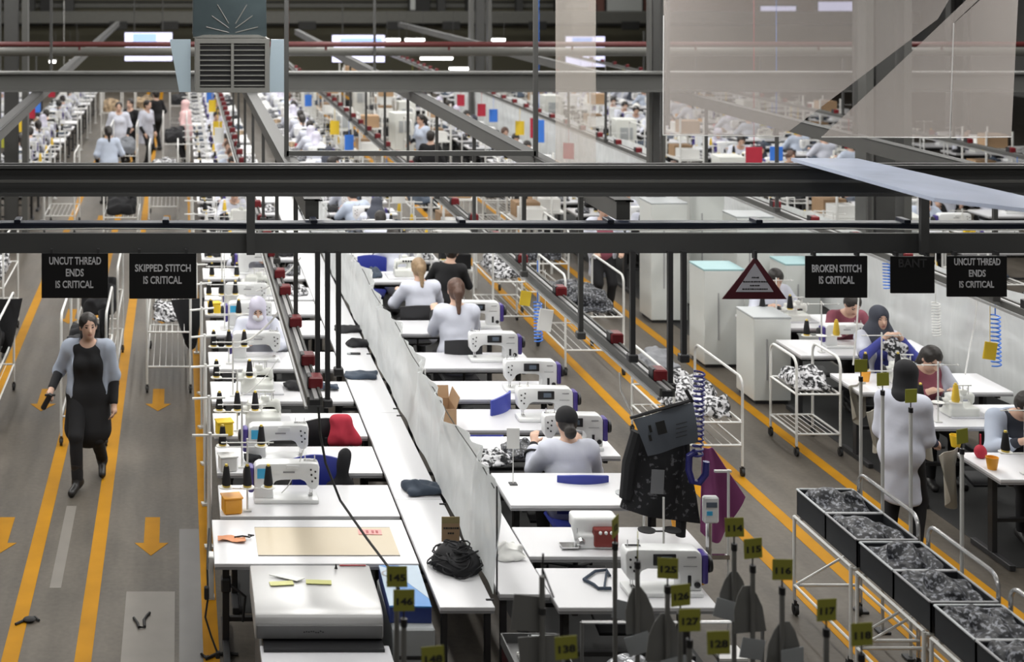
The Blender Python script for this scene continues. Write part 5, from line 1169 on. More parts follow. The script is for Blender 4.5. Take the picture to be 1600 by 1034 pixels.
simple_trolley(5.78, 7.75, .5, .7, .92, 'trolley with dark bundles at the very end of the bin line', 0, (.4, .78)); heap(5.78, 7.75, .79, .46, .64, .16, 'fabric_dark', 'dark fabric bundle on the last trolley beyond the bin line', 3)
# bagged fabric trolley by the hanging blouse
simple_trolley(5.1, 14.2, .66, 1.25, .95, 'white tube trolley with bagged fabric behind the coiled hose', 0, (.3, .52))
heap(5.1, 14.2, .53, .58, 1.12, .30, 'fabric_mono', 'grey and black bagged fabric on the trolley behind the coiled hose', 31, amp=.04, n=20)
heap(4.95, 14.6, .80, .4, .5, .16, 'bag_grey', 'pale plastic-wrapped bundle on top of the bagged fabric', 33, amp=.03)
simple_trolley(6.42, 14.45, .44, .62, .98, 'narrow white tube trolley holding a clear bag beside the pale cabinet', 0, (.22, .62)); heap(6.42, 14.45, .63, .4, .55, .22, 'fabric_mono', 'bag of black and white fabric on the narrow trolley', 37)
simple_trolley(5.0, 17.6, .7, 1.3, 1.2, 'white trolley with printed fabric halfway up the second aisle', 0, (.3, .7)); heap(5.0, 17.6, .715, .6, 1.1, .3, 'fabric_dark', 'dark printed fabric on the trolley halfway up the second aisle', 41, n=20)
simple_trolley(5.2, 20.7, .66, 1.4, 1.2, 'white trolley piled with bundles near the standing coated worker', 0, (.3, .7)); heap(5.2, 20.7, .715, .56, 1.2, .32, 'fabric_dark', 'dark bundles on the trolley near the standing coated worker', 43, n=20)
simple_trolley(4.4, 19.0, .6, 1.2, 1.3, 'tall white trolley close to the row behind the film', 0, (.35, .8)); heap(4.4, 19.0, .815, .52, 1.0, .25, 'fabric_mono', 'black and white fabric on the tall trolley close to the film row', 47)
# pale cabinets
mat('lid_teal', (.30, .46, .48), .5, vary=.06)
for i, (px, py, w, h, d, lb) in enumerate(((1207, 632, .42, .92, .5, 'pale grey cabinet next to the narrow trolley, its front facing the aisle'), (1132, 575, .5, 1.15, .5, 'pale cabinet behind the bagged fabric trolley'), (1180, 520, .5, 1.5, .5, 'tall pale cabinet under the triangular sign'), (1255, 540, .45, 1.0, .5, 'pale cabinet behind the broken stitch sign'), (1046, 505, .5, 1.6, .5, 'tall pale cabinet beside the dark rail posts'), (1105, 480, .5, 1.7, .5, 'tallest pale cabinet in the second aisle'))):
    p = onz(px, py); b = mb('cabinet_pale'); b.box((0, d / 2, h / 2 + .04), (w, d, h), bev=.008); k = [K('case', b.mesh('case'))]; b = mb('lid_teal' if i % 2 else 'machine_grey'); b.box((0, d / 2, h + .05), (w + .01, d, .025), bev=.004); k.append(K('lid', b.mesh('lid')))
    b = mb('edge_grey'); b.box((-w * .15, -.005, h * .55), (.012, .012, h * .5)); k.append(K('handle', b.mesh('handle'))); b = mb('steel_dark'); b.box((0, d / 2, .02), (w - .05, d - .05, .04)); k.append(K('plinth', b.mesh('plinth')))
    place(k, 'machine_cabinet', lb, 'cabinet', p)

# ------------------------------------------------------------------ second block: row beyond the bin line
C_FRONT = [11.4, 12.72, 13.75, 15.05, 16.2]
TC = table_kit(1.5, .64, TZ)
for i, yf in enumerate(C_FRONT):
    place(TC, 'sewing_table', 'white sewing table past the bin line, %s from the window' % nth(i + 1), 'table', (7.4, yf, 0))
    place(OVER if i != 3 else MACH_L, 'overlock_machine' if i != 3 else 'sewing_machine', 'cream overlock machine on the %s table past the bin line' % nth(i + 1) if i != 3 else 'white sewing machine on the fourth table past the bin line', 'sewing machine', (7.25 if i else 7.35, yf + .34, TZ), PI, s=.85)
    place(STAND3 if i % 2 else STAND2, 'thread_stand', 'white thread stand on the %s table past the bin line' % nth(i + 1), 'thread stand', (6.92, yf + .12, TZ + .001))
    cones(6.92, yf + .12, TZ + .187, [(-.16, 0), (.16, 0)], 'of the %s table past the bin line' % nth(i + 1), ('black', 'yellow' if i % 2 else 'black'))
for i, (px, py, m, lb) in enumerate(((1352, 595, 'orange_plastic', 'orange cup on the third table past the bin line'), (1478, 697, 'yellow_bright', 'yellow cup on the first table past the bin line'), (1546, 732, 'orange_plastic', 'orange beaker at the front edge of the first table past the bin line'))):
    p = onz(px, py, TZ + .003); b = mb(m); b.lathe([(.035, 0), (.05, .10), (.046, .10), (.032, .006)], (0, 0, 0), 14); tag(obj('plastic_cup', b.mesh('cup'), None, (max(p.x, 6.72), p.y, TZ)), lb, 'cup')
b = mb('cloth_red'); p = onz(1532, 715, TZ); b.ball((0, 0, .05), (.05, .05, .06), 10, 8); b.cyl((0, 0, 0), (0, 0, .2), .008, 6); tag(obj('pin_cushion', b.mesh('pin_cushion'), None, p), 'dark red pin cushion on a stick on the first table past the bin line', 'pin cushion')
for i, (px, py, z, w, h, lb) in enumerate(((1338, 600, TZ, .3, .42, 'beige cloth hanging off the third table corner'), (1365, 640, .74, .26, .42, 'beige cloth hanging at the pole beside the standing scarfed worker'), (1447, 668, .76, .3, .3, 'grey cloth pouch hanging off the second table corner'), (1482, 705, .76, .36, .5, 'beige cloth hanging off the first table corner'), (1418, 650, .95, .18, .34, 'narrow beige cloth hanging on the pale pole'))):
    sling(onz(px, py, z + .02), w, h, 'cloth_beige', lb, i + 2, .6)
rnd2 = random.Random(6)
def film2(u, v):
    y = 12.8 + 30 * u; return (8.38 + .05 * math.sin(2 * y + 1) * v + .02 * math.sin(9 * y + 3 * v), y, .5 + v * (1.14 + .04 * math.sin(1.5 * y)))
b = mb('film'); b.sheet(200, 10, film2, .002); k = [K('film', b.mesh('film', smooth=60))]
for i in range(9): b = mb('tube_white'); b.cyl((8.42, 12.9 + i * 3.6, 0), (8.42, 12.9 + i * 3.6, 1.66), .008, 6); k.append(K('stake', b.mesh('stake')))
place(k, 'plastic_partition', 'tall plastic film behind the sewing workers past the bin line', 'partition')
for i, (px, py, Y, L_, m, lb) in enumerate(((1555, 500, 12.9, .42, 'air_blue', 'bright blue coiled air hose hanging beside the last lettered sign'), (1385, 400, 15.4, .35, 'air_blue', 'blue air hose loop left of the plain black sign'), (1462, 480, 15.0, .3, 'tube_white', 'white hose hanging under the plain black sign'), (840, 480, 14.2, .34, 'air_blue', 'blue coiled air hose beside the yellow tag near the film row'))):
    p = at(px, py, Y); b = mb(m); b.tube(spiral(p + Vector((0, 0, .05)), p + Vector((.01, 0, -L_)), 12, .04, .006), .007, 6); b.tube([p + Vector((0, 0, .05)), p + Vector((.0, 0, max(.06, 1.95 - p.z)))], .006, 6); tag(obj('hanging_air_hose', b.mesh('hose')), lb, 'air hose')
for i, (px, py, Y, w, h, m, lb) in enumerate(((1547, 548, 12.8, .12, .16, 'yellow_bright', 'yellow plastic tag at the bright blue coiled hose'), (821, 466, 14.3, .11, .15, 'yellow_bright', 'yellow tag hanging at the rail beyond the film row'), (852, 500, 14.0, .14, .22, 'paper', 'white paper card hanging beside the blue coiled hose'))):
    p = at(px, py, Y); b = mb(m); b.box((0, 0, 0), (w, .01, h), Matrix.Rotation(.15, 3, 'Y'), bev=.004); b.cyl((0, 0, h / 2), (0, 0, 1.9 - p.z), .003, 5); tag(obj('hanging_tag', b.mesh('tag'), None, p), lb, 'tag')
for i, (pts, lb) in enumerate(((((1345, 400), (1350, 430), (1342, 460), (1338, 520), (1333, 570)), 'white cable hanging down beside the broken stitch sign'), (((1526, 468), (1524, 500), (1515, 545), (1508, 585)), 'white cable hanging under the last lettered sign'), (((968, 582), (970, 610), (982, 635), (992, 650)), 'white cable hanging from the rail beside the slate cover'), (((560, 480), (500, 500), (450, 530), (420, 560), (370, 600)), 'white cable sagging across the aisle-side row'))):
    if i == 3: continue
    b = mb('tube_white'); b.tube([at(x, y, 14.2 if i < 2 else 10.6) for x, y in pts], .009 if i < 2 else .006, 6); tag(obj('hanging_cable', b.mesh('cable')), lb, 'cable')
for i, (a_, c_) in enumerate((((440, 480), (375, 535)), ((470, 402), (400, 455)), ((435, 560), (370, 620)), ((478, 690), (440, 770)))):
    y_ = (13.6, 15.6, 12.6, 10.95)[i]; p, q = at(*a_, y_), at(*c_, y_); m = (p + q) / 2 - Vector((0, 0, .06)); b = mb('tube_white'); b.tube([p, (p + m) / 2 + Vector((0, 0, -.02)), m, (q + m) / 2 + Vector((0, 0, -.02)), q], .010 if i < 2 else .004, 6); tag(obj('hanging_cable', b.mesh('cable')), 'thin pale cable slung over the aisle-side machines, %s of four' % nth(i + 1), 'cable')
# trolley with clear bags in front of the near table
mat('bag_foil', (.35, .36, .38), .15, .3, vary=.2, scale=20)
b = mb('rail_steel'); b.tube([(-.55, -.2, .84), (.55, -.2, .84)], .010, 6); b.tube([(-.55, .22, .92), (.55, .22, .92)], .010, 6)
k = [K('rail', b.mesh('rail'))]
for sx in (-1, 1): b = mb('flag_pole'); b.tube([(sx * .55, -.2, .1), (sx * .55, -.2, .84)], .012, 6); b.tube([(sx * .55, .22, .1), (sx * .55, .22, .92)], .012, 6); b.tube([(sx * .55, -.2, .55), (sx * .55, .22, .55)], .01, 6); k.append(K('side_frame', b.mesh('side_frame')))
b = mb('flag_pole'); b.box((0, 0, .56), (1.1, .42, .012)); k.append(K('shelf', b.mesh('shelf')))
for sx in (-1, 1):
    for y in (-.2, .22): k.append(caster((sx * .55, y)))
place(k, 'tube_trolley', 'grey trolley with foil-wrapped bundles below the number flags', 'trolley', (3.0, 8.35, 0))
for i in range(3): heap(2.72 + .33 * i, 8.36, .57, .3, .38, .24, ('bag_foil', 'fabric_mono', 'bag_foil')[i], '%s wrapped bundle on the grey trolley below the number flags, %s along it' % (('silvery', 'black and white', 'silvery')[i], nth(i + 1)), 60 + i, .014, .04, 'bundle', 'wrapped_bundle')

# ------------------------------------------------------------------ trolleys in the yellow-lined aisle
simple_trolley(-.98, 15.1, .46, 1.3, 1.35, 'white tube trolley with dark clothes right behind the walking woman', 0, (.3, .8)); heap(-.98, 15.1, .815, .42, 1.2, .3, 'cloth_black', 'black clothes heaped on the trolley behind the walking woman', 71)
sling(Vector((-.80, 14.9, 1.3)), .34, .55, 'cloth_black', 'black garment hung over the trolley rail behind the walking woman', 6, 1.2)
simple_trolley(-.95, 17.2, .46, 1.5, 1.4, 'second white tube trolley behind the walking woman', 0, (.3, .8)); heap(-.95, 17.2, .815, .42, 1.3, .42, 'cloth_black', 'black clothes on the second trolley behind the walking woman', 72)
simple_trolley(-.12, 17.2, .5, 1.9, 1.45, 'white tube trolley under the skipped stitch sign', 0, (.3, .7)); sling(Vector((.1, 16.6, 1.0)), .42, .6, 'cloth_black', 'black garment hanging on the trolley under the skipped stitch sign', 8, .3)
heap(-.1, 17.0, .72, .44, .8, .16, 'fabric_mono', 'bag of fabric on the trolley under the skipped stitch sign', 74)
sling(Vector((-2.02, 15.9, 1.16)), .5, .62, 'cloth_black', 'black garment hung over the trolley end at the outer aisle edge', 12, .2)
simple_trolley(-2.22, 15.6, .6, 1.5, 1.15, 'white tube trolley with black clothes at the outer edge of the aisle', 0, (.3, .62)); heap(-2.22, 15.6, .64, .5, 1.3, .45, 'cloth_black', 'black clothes on the trolley at the outer aisle edge', 75)
simple_trolley(-2.5, 18.4, .6, 1.6, 1.5, 'taller white tube trolley at the outer aisle edge, behind the first', 0, (.4, .9)); heap(-2.5, 18.4, .91, .5, 1.3, .35, 'fabric_mono', 'grey fabric on the taller trolley at the outer aisle edge', 76)
for i, (x, y, m) in enumerate(((-.95, 23.5, 'cloth_black'), (-2.2, 26.5, 'fabric_mono'), (-.3, 27.5, 'fabric_mono'), (-1.2, 31, 'cloth_grey'), (-.1, 33, 'cloth_black'), (-1.9, 40, 'fabric_beige'), (-1.0, 41, 'fabric_beige'), (.0, 42, 'cloth_black'))):
    simple_trolley(x, y, .55, 1.3, 1.5, 'white tube trolley deep in the yellow-lined aisle, %s of that line' % nth(i + 1), 0, (.35, .85)); heap(x, y, .865, .48, 1.1, .4, m, 'clothes heaped on the %s trolley deep in the yellow-lined aisle' % nth(i + 1), 80 + i, .03)
# ------------------------------------------------------------------ rows running away down the hall
rnd = random.Random(77)
mat('thread_poly', (.5, .3, .55), .8)
HEAPS = [heap_mesh('fabric_heap', .4, .34, .13, m, s, .025, amp=.03) for m, s in (('fabric_mono', 101), ('fabric_dark', 102), ('cloth_black', 103), ('paper', 104), ('fabric_beige', 105), ('cloth_slate', 106))]
HN = ['black and white', 'dark printed', 'black', 'white', 'brown', 'slate']
def small_post():
    b = mb('tube_white'); b.tube([(0, 0, 0), (0, 0, 1.15)], .014, 6); b.tube([(-.14, 0, 1.13), (.14, 0, 1.13)], .01, 5); b.box((0, 0, .01), (.07, .07, .02)); return b.mesh('post')
POST = small_post()
def small_box(m):
    b = mb(m); b.box((0, 0, .06), (.14, .12, .12), bev=.01); b.box((0, 0, .122), (.15, .13, .01)); return b.mesh('box')
BOXES = {m: small_box(m) for m in ('yellow_bright', 'cyan_sticker', 'cloth_red', 'orange_plastic', 'paper', 'chair_blue', 'note_pink')}
BN = {'yellow_bright': 'yellow', 'cyan_sticker': 'cyan', 'cloth_red': 'red', 'orange_plastic': 'orange', 'paper': 'white', 'chair_blue': 'blue', 'note_pink': 'pink'}
def hang_card(m):
    b = mb(m); b.box((0, 0, -.42), (.2, .012, .3), bev=.003); b.cyl((0, 0, -.28), (0, 0, 0), .005, 5); return b.mesh('card')
CARDS = {m: hang_card(m) for m in ('paper', 'yellow_bright', 'air_blue', 'yellow_tag', 'cloth_red')}
CN = {'paper': 'white', 'yellow_bright': 'yellow', 'air_blue': 'blue', 'yellow_tag': 'olive', 'cloth_red': 'red'}
def vis(x, y, z=.76, pad=25):
    px = VX + F * x / y; py = VY + F * (CZ - z) / y
    return -pad < px < 1600 + pad
SEATS = []; ROWY = {}
COLS = [(at(px, 0, Y).x, Y, w) for px, Y, w in ((1025, 20.4, .2), (1380, 19.3, .52), (18, 25, .5), (750, 40, .5), (1497, 34, .4))]
def far_row(row, xc, w, y0, y1, pitch, face, rail_x=None, rail_z=1.9, occ=.5, skip=()):
    top = TAs if w > 1.3 else TBs; i = 0; y = y0
    while y < y1:
        i += 1
        if vis(xc, y) and not any(abs(xc - a) < .95 + q / 2 and -.5 < c_ - y < 1.1 for a, c_, q in COLS):
            ROWY.setdefault(row, []).append(y)
            W = '%s table of the %s' % (nth(i), row)
            place(top, 'sewing_table', 'white sewing table, %s down the %s' % (nth(i), row), 'table', (xc, y, 0), 0)
            j = rnd.random(); mx = xc - .02 * face + rnd.uniform(-.02, .02)
            if j < .62: place(FAR_R if face > 0 else FAR_L, 'sewing_machine', 'white sewing machine on the ' + W, 'sewing machine', (mx, y + .3, TZ), 0 if face > 0 else PI)
            else: place(FAR_O, 'overlock_machine', 'cream overlock machine on the ' + W, 'sewing machine', (mx, y + .3, TZ), 0 if face > 0 else PI)
            sx = xc + (w / 2 - .26) * (1 if face > 0 else -1)
            place(FAR_S, 'thread_stand', 'white thread stand on the ' + W, 'thread stand', (sx, y + .5, TZ + .001))
            if y < 34: cones(sx, y + .5, TZ + .187, [(-.16, 0), (.16, 0)], 'of the ' + W, (rnd.choice(('black', 'black', 'white')), rnd.choice(('black', 'black', 'yellow'))))
            if rnd.random() < .9:
                h = rnd.randrange(6); place(HEAPS[h], 'fabric_heap', '%s fabric heap on the %s' % (HN[h], W), 'fabric', (xc - (w / 2 - .15) * (1 if face > 0 else -1), y + .34, TZ), rnd.uniform(-.12, .12), s=(.6, 1.2, 1.0))
            if rnd.random() < .8:
                h = rnd.choice((0, 1, 1, 2, 2, 5)); place(HEAPS[h], 'cloth_heap', 'second %s cloth heap on the %s' % (HN[h], W), 'fabric', (xc + (w / 2 - .16) * face, y + .2, TZ), rnd.uniform(-.15, .15), s=(.6, .85, .9))
            if rnd.random() < .45:
                m = rnd.choice(list(BOXES)); place(BOXES[m], 'small_box', 'small %s box at the edge of the %s' % (BN[m], W), 'box', (xc + rnd.uniform(-.36, -.1) * face, y + .055, TZ), rnd.uniform(-.15, .15), s=.7)
            if rnd.random() < .7: place(POST, 'light_post', 'white post with a crossbar beside the ' + W, 'post', (xc + (w / 2 + .10) * (1 if face > 0 else -1), y + .3, 0), rnd.uniform(-.4, .4))
            if rail_x is not None and rnd.random() < .4:
                m = rnd.choice(list(CARDS)); place(CARDS[m], 'hanging_card', '%s card hanging from the rail over the %s' % (CN[m], W), 'card', (rail_x - .12, y + .2, rail_z), rnd.uniform(-.5, .5))
            if i > 1 and rnd.random() < occ: SEATS.append((xc + rnd.uniform(-.1, .1), y - .37 if face > 0 else y + 1.01, face, '%s table, %s' % (nth(i), row)))
        y += pitch * rnd.uniform(.97, 1.04)
far_row('rear aisle row', 1.0, 1.36, 17.6, 49, 1.22, -1, .94, 1.9, .7)
far_row('rear film row', 3.07, 1.22, 18.6, 49, 1.25, 1, 3.45, 1.9, .7)
far_row('rear bin-line row', 7.35, 1.36, 19.9, 49, 1.25, -1, 7.4, 1.9, .7)
far_row('second-film row', 9.2, 1.36, 15.2, 49, 1.25, 1, None, 1.9, .7)
far_row('third-block near row', 12.1, 1.36, 20.5, 49, 1.3, -1, 13.2, 1.95, .7)
far_row('third-block far row', 14.2, 1.36, 23.5, 49, 1.3, 1, 13.2, 1.95, .7)
far_row('fourth-block row', 18.0, 1.36, 30, 49, 1.35, -1, None, 1.9, .4)
far_row('line across the aisle', -3.35, 1.22, 20.5, 49, 1.3, 1, -3.3, 2.0, .7)
far_row('outer aisle line', -5.2, 1.22, 34, 49, 1.4, -1, None, 2.0, .7)
far_row('outermost aisle line', -6.9, 1.22, 44, 50, 1.5, 1, None, 2.0, .3)
# white cabinets, racks and cartons between the blocks
STANDING = [onz(x, y) for x, y in ((170, 318), (186, 262), (205, 255), (222, 258), (291, 258), (941, 490), (245, 235), (662, 290), (672, 330), (1476, 385), (1400, 360))]
b = mb('tube_white')
for x in (-.45, .45):
    for y in (-.25, .25): b.tube([(x, y, 0), (x, y, 1.7)], .02, 6)
for z in (.25, .8, 1.35): b.box((0, 0, z), (.92, .52, .025))
b.use('card_brown'); b.box((-.2, 0, 1.5), (.36, .4, .26)); b.box((.22, 0, .94), (.36, .4, .24)); b.use('paper'); b.box((.2, .0, 1.46), (.3, .35, .18)); b.box((-.2, 0, .92), (.34, .4, .2)); b.use('cloth_black'); b.box((-.1, 0, .38), (.5, .4, .22)); RACKM = b.mesh('rack')
b = mb('machine_cream'); b.box((0, 0, .6), (.5, .5, 1.2), bev=.01); b.use('machine_grey'); b.box((0, -.255, .85), (.3, .02, .3)); b.use('plastic_black'); b.box((0, 0, .03), (.44, .44, .06)); CABM = b.mesh('cabinet')
n = 0
for xc, y0, y1, st in ((5.7, 23, 48, 2.6), (10.9, 19, 48, 2.3), (16.0, 28, 48, 2.6), (4.25, 22, 48, 2.9), (6.2, 24, 48, 3.1)):
    y = y0
    while y < y1:
        n += 1; xx = xc + rnd.uniform(-.1, .1)
        if vis(xx, y) and not any(abs(xx - q.x) < .9 and abs(y - q.y) < 1.2 for q in STANDING):
            if n % 3 == 0: place(CABM, 'machine_cabinet', 'cream cabinet between the blocks deep in the hall, %s of its kind' % nth(n), 'cabinet', (xx, y, 0), rnd.uniform(-.2, .2))
            elif n % 3 == 1: place(RACKM, 'storage_rack', 'white tube rack with boxes deep in the hall, %s of its kind' % nth(n), 'rack', (xx, y, 0), PI / 2 + rnd.uniform(-.1, .1))
            else: simple_trolley(xx, y, .5, 1.1, 1.3, 'white tube trolley between the blocks deep in the hall, %s of its kind' % nth(n)); place(HEAPS[n % 6], 'fabric_heap', '%s fabric on the %s deep trolley between the blocks' % (HN[n % 6], nth(n)), 'fabric', (xx, y, .76), 0, s=(1.1, 2.4, 1.5))
        y += st * rnd.uniform(.85, 1.15)
# white boards and pale cases near the far wall
for i, (px, py, w, h, Y, m, lb) in enumerate(((450, 178, .5, 1.0, 47, 'cloth_red', 'tall red panel standing far down the film row'), (100, 148, .35, .5, 44, 'paper', 'white triangular notice far down the left aisle line'), (735, 165, .4, .5, 43, 'note_pink', 'pink sheet hanging far down the third aisle'), (1178, 248, .28, .4, 24, 'cloth_red', 'red bag hanging beyond the dark column'), (1213, 240, .22, .24, 24, 'air_blue', 'blue bag hanging beyond the red one'), (842, 205, .24, .5, 31, 'air_blue', 'blue sheet hanging by the large white film'), (834, 200, .16, .45, 31.5, 'cloth_red', 'red sheet hanging by the large white film'))):
    p = at(px, py, Y); b = mb(m)
    if i == 1: b.prism([(-w, -h / 2), (w, -h / 2), (0, h / 2)], -.01, .01)
    else: b.box((0, 0, 0), (w, .02, h), bev=.004)
    b.cyl((0, 0, h / 2), (0, 0, 6.85 - p.z), .006, 5); tag(obj('hanging_notice_board', b.mesh('board'), None, p), lb, 'board')

for i, (x, y) in enumerate(((.24, 10.95), (.25, 11.9), (.24, 12.85), (.25, 13.9), (.24, 15.0), (.25, 16.2))):
    place(POST, 'light_post', 'white post with a crossbar at the aisle end of the %s sewing table' % nth(i + 1), 'post', (x, y, 0), .1 * i, s=(1, 1, 1.12))
for i, (x, y, z, m, lb) in enumerate(((.40, 10.72, TZ, 'orange_plastic', 'orange tub at the aisle corner of the first sewing table'), (.40, 11.62, TZ, 'paper', 'white tub at the aisle corner of the second sewing table'), (.40, 12.5, TZ, 'yellow_bright', 'yellow tub at the aisle corner of the third sewing table'), (.42, 16.92, TZ, 'yellow_bright', 'yellow tub at the aisle corner of the seventh sewing table'))):
    place(BOXES[m], 'small_tub', lb, 'tub', (x, y, z), .2)
# ------------------------------------------------------------------ the workers
COAT = dict(coat='coat_white', shirt='cloth_black', pants='cloth_black')
def look(**kw): d = dict(COAT); d.update(kw); return d
def worker(kit, label, x, y, rz, z=0, s=1.0): return place(kit, 'person', label, 'person', (x, y, z), rz, s=s)
# walking woman in the aisle
wp = dict(ph=.86, lean=.02, nod=.05, yaw=.25, twist=.08, hr=(.32, .18, .93), hl=(-.26, .08, .78), hrp=(.35, -.7, 1.0), hlp=(-.5, -.6, .9), hrn=(-1, .2, 0), hln=(1, .1, 0), fr=(.06, .26, .10), fl=(-.10, -.22, .15), frt=(.09, .41, .035), flt=(-.12, -.09, .04), frk=(.08, 2, .5), flk=(-.1, 2, .5), curl=.55)
mat('coat_shaded', (.40, .45, .55), .85, vary=.06, scale=9, bump=.3)  # blue coat colour darkened to stand in for the dimmer aisle light
wl = look(coat='coat_shaded', open=.125, hem=.22, sleeve=.52, tunic=.34, wide=1.08, hair='long', hair_mat='hair_black', boots=True, shirt='cloth_black', cuff=.055)
p = onz(138, 752); worker(person_kit(wp, wl, .0095), 'walking woman in a pale open coat over black clothes, holding a dark device', p.x, p.y, PI - .1, s=1.0)
b = mb('plastic_black'); b.box((0, 0, 0), (.05, .03, .17), Matrix.Rotation(.5, 3, 'Y'), bev=.012); b.box((.03, 0, .06), (.10, .02, .02), bev=.005); tag(obj('handheld_device', b.mesh('device'), None, (p.x - .37, p.y - .28, .85)), 'black handheld device in the hand of the walking woman', 'device')
# capped worker seen from behind
P2 = pose(SIT, ph=.55, lean=.06, nod=.22, hr=(.2, .36, .90), hl=(-.2, .36, .90), hrp=(.35, -.25, .5), hlp=(-.35, -.25, .5))
worker(person_kit(P2, look(hair='cap', band=True, sleeve=.86, wide=1.04, shirt='cloth_black', scarf_mat='cloth_black'), .0095), 'worker in a white coat and black cap seen from behind', 3.18, 11.47, 0)
P3 = pose(SIT, ph=.62, lean=.05, nod=.12, hr=(.17, .38, .95), hl=(-.17, .38, .95), hrp=(.3, -.3, .5), hlp=(-.3, -.3, .5))
worker(person_kit(P3, look(hair='pony', hair_mat='hair_brown', sleeve=.5, wide=.96), .011), 'worker in a white coat with a brown ponytail, seen from behind', 3.05, 15.45, 0, s=1.08)
P4 = pose(SIT, ph=.58, lean=.14, nod=.2, twist=-.1)
worker(person_kit(P4, look(hair='pony', hair_mat='hair_fair', sleeve=.6, wide=.98), .012), 'worker in a white coat with a fair ponytail, seen from behind', 2.93, 17.0, .15, s=1.04)
worker(person_kit(pose(SIT, ph=.62, lean=.2, nod=.3, side=.1), look(coat=None, shirt='cloth_black', hair='bun', hair_mat='hair_black'), .014), 'dark-dressed worker leaning over beyond the ponytailed ones', 3.42, 18.1, -.3)
K5 = person_kit(pose(SIT, lean=.1), look(hair='scarf', scarf_mat='scarf_pale', mask=True, sleeve=.9), .014)
worker(K5, 'masked worker in a pale headscarf facing the window in the aisle-side row', .86, 15.55, PI)
WS = person_kit(pose(SIT, lean=.2, nod=.3), look(hair='short', wide=1.1, sleeve=.5), .014)
FY = lambda y: min(ROWY['rear film row'], key=lambda q: abs(q - y)) - .37
worker(WS, 'short-haired worker in a white coat, seen from behind under the upper beam', 3.0, FY(21.6), 0)
worker(person_kit(pose(SIT, lean=.35, nod=.4, twist=.4, hr=(.4, .5, .85)), look(hair='short', coat='coat_blue', wide=1.1, sleeve=.5), .014), 'worker in a pale blue coat stretching an arm out under the upper beam', 2.95, FY(23.1) - .1, .15)
PW = person_kit(pose(SIT, lean=.08, yaw=-.8), look(hair='pony', hair_mat='hair_black', sleeve=.6), .016)
worker(PW, 'worker with a long black ponytail turned sideways, above the upper beam', 2.95, FY(28), -.3)
# workers past the bin line, facing the window
HS = person_kit(pose(SIT, ph=.60, lean=.02, nod=.05, hr=(.09, .30, 1.08), hl=(-.10, .30, 1.08), hrp=(.6, .1, .5), hlp=(-.6, .1, .5), curl=.9), look(coat='coat_white', sleeve=.35, shirt='cloth_blue', hair='hood', scarf_mat='scarf_dark', open=.06), .011)
worker(HS, 'worker in a dark headscarf and blue sleeves holding fabric up to her face', 7.33, 14.78, PI)
LD = person_kit(pose(SIT, ph=.57, lean=.16, nod=.55, hr=(.14, .36, .88), hl=(-.14, .36, .88)), look(coat='coat_white', open=.10, shirt='cloth_maroon', sleeve=.8, hair='long', hair_mat='hair_black'), .011)
worker(LD, 'dark-haired worker bent over her work in an open white coat', 7.22, 13.70, PI)
RT = person_kit(pose(SIT, ph=.56, lean=.25, nod=.6, yaw=.3), look(coat='coat_blue', open=.10, shirt='jeans', sleeve=.8, hair='short', hair_mat='hair_black', wide=1.15), .011)
worker(RT, 'short-haired worker in pale blue bent low over the first table past the bin line', 7.33, 12.42, PI)
worker(person_kit(pose(SIT, lean=.25, nod=.45), look(coat=None, shirt='cloth_maroon', hair='bun', hair_mat='hair_black'), .014), 'worker in a maroon top under the broken stitch sign', 7.55, 16.02, PI)
worker(person_kit(pose(SIT, lean=.2, nod=.4), look(coat='coat_white', shirt='cloth_black', hair='short', hair_mat='hair_black'), .014), 'dark-haired worker beyond the maroon one under the triangular sign', 7.2, 17.2, PI)
q = [rc((-.08, 0, 0), (.08, 0, -.02), .05, .06, 0, .04), rc((0, 0, 0), (.02, 0, -.2), .06, .07, 0, .04)]
tag(obj('held_fabric', solid('held_fabric', q, ['fabric_mono'], .012, disp=(.02, 12)), None, (7.33, 14.44, 1.03)), 'black and white fabric held up by the worker in the dark headscarf', 'fabric')
# standing worker in black headscarf by the bins
ST = person_kit(dict(ph=.87, lean=.12, nod=.25, hr=(.17, .30, .92), hl=(-.17, .30, .92), hrp=(.24, -.5, .8), hlp=(-.24, -.5, .8), fr=(.1, .02, .085), fl=(-.1, -.05, .085)), look(hair='scarf', scarf_mat='cloth_black', hem=.36, sleeve=.55, shirt='cloth_navy', wide=.9, flare=.95, bust=False), .011)
p = at(1406, 600, 11.7); worker(ST, 'standing worker in a white coat and black headscarf behind the bin line', 6.0, 11.7, -.75)
# aisle and far standing people
SF = person_kit(dict(ph=.87, lean=.03, nod=.1, hr=(.22, .12, .82), hl=(-.22, .12, .82), fr=(.1, .08, .085), fl=(-.1, -.05, .085)), look(hair='short', hem=.3, wide=1.08), .016)
SFm = merged(SF, 'person_standing'); SB = merged(person_kit(dict(ph=.86, lean=.08, hr=(.2, .25, .95), hl=(-.22, .12, .8), fr=(.1, .05, .085), fl=(-.12, -.08, .085)), look(coat='coat_blue', hair='pony', hem=.3), .016), 'person_standing_pony')
SP = merged(person_kit(dict(ph=.86, lean=.03, hr=(.22, .2, .85), hl=(-.22, .12, .8)), look(coat='cloth_pink', hair='scarf', scarf_mat='cloth_pink', hem=.2, sleeve=.9), .016), 'person_standing_pink')
SD = merged(person_kit(dict(ph=.87, lean=.05, nod=.2, hr=(.2, .25, .95), hl=(-.2, .25, .95)), look(open=.09, shirt='cloth_maroon', hem=.3, sleeve=.9, hair='short'), .014), 'person_standing_open')
SK = merged(person_kit(dict(ph=.87, lean=.05, hr=(.2, .2, .9), hl=(-.2, .2, .9)), look(coat=None, shirt='cloth_black', hair='short'), .016), 'person_standing_dark')
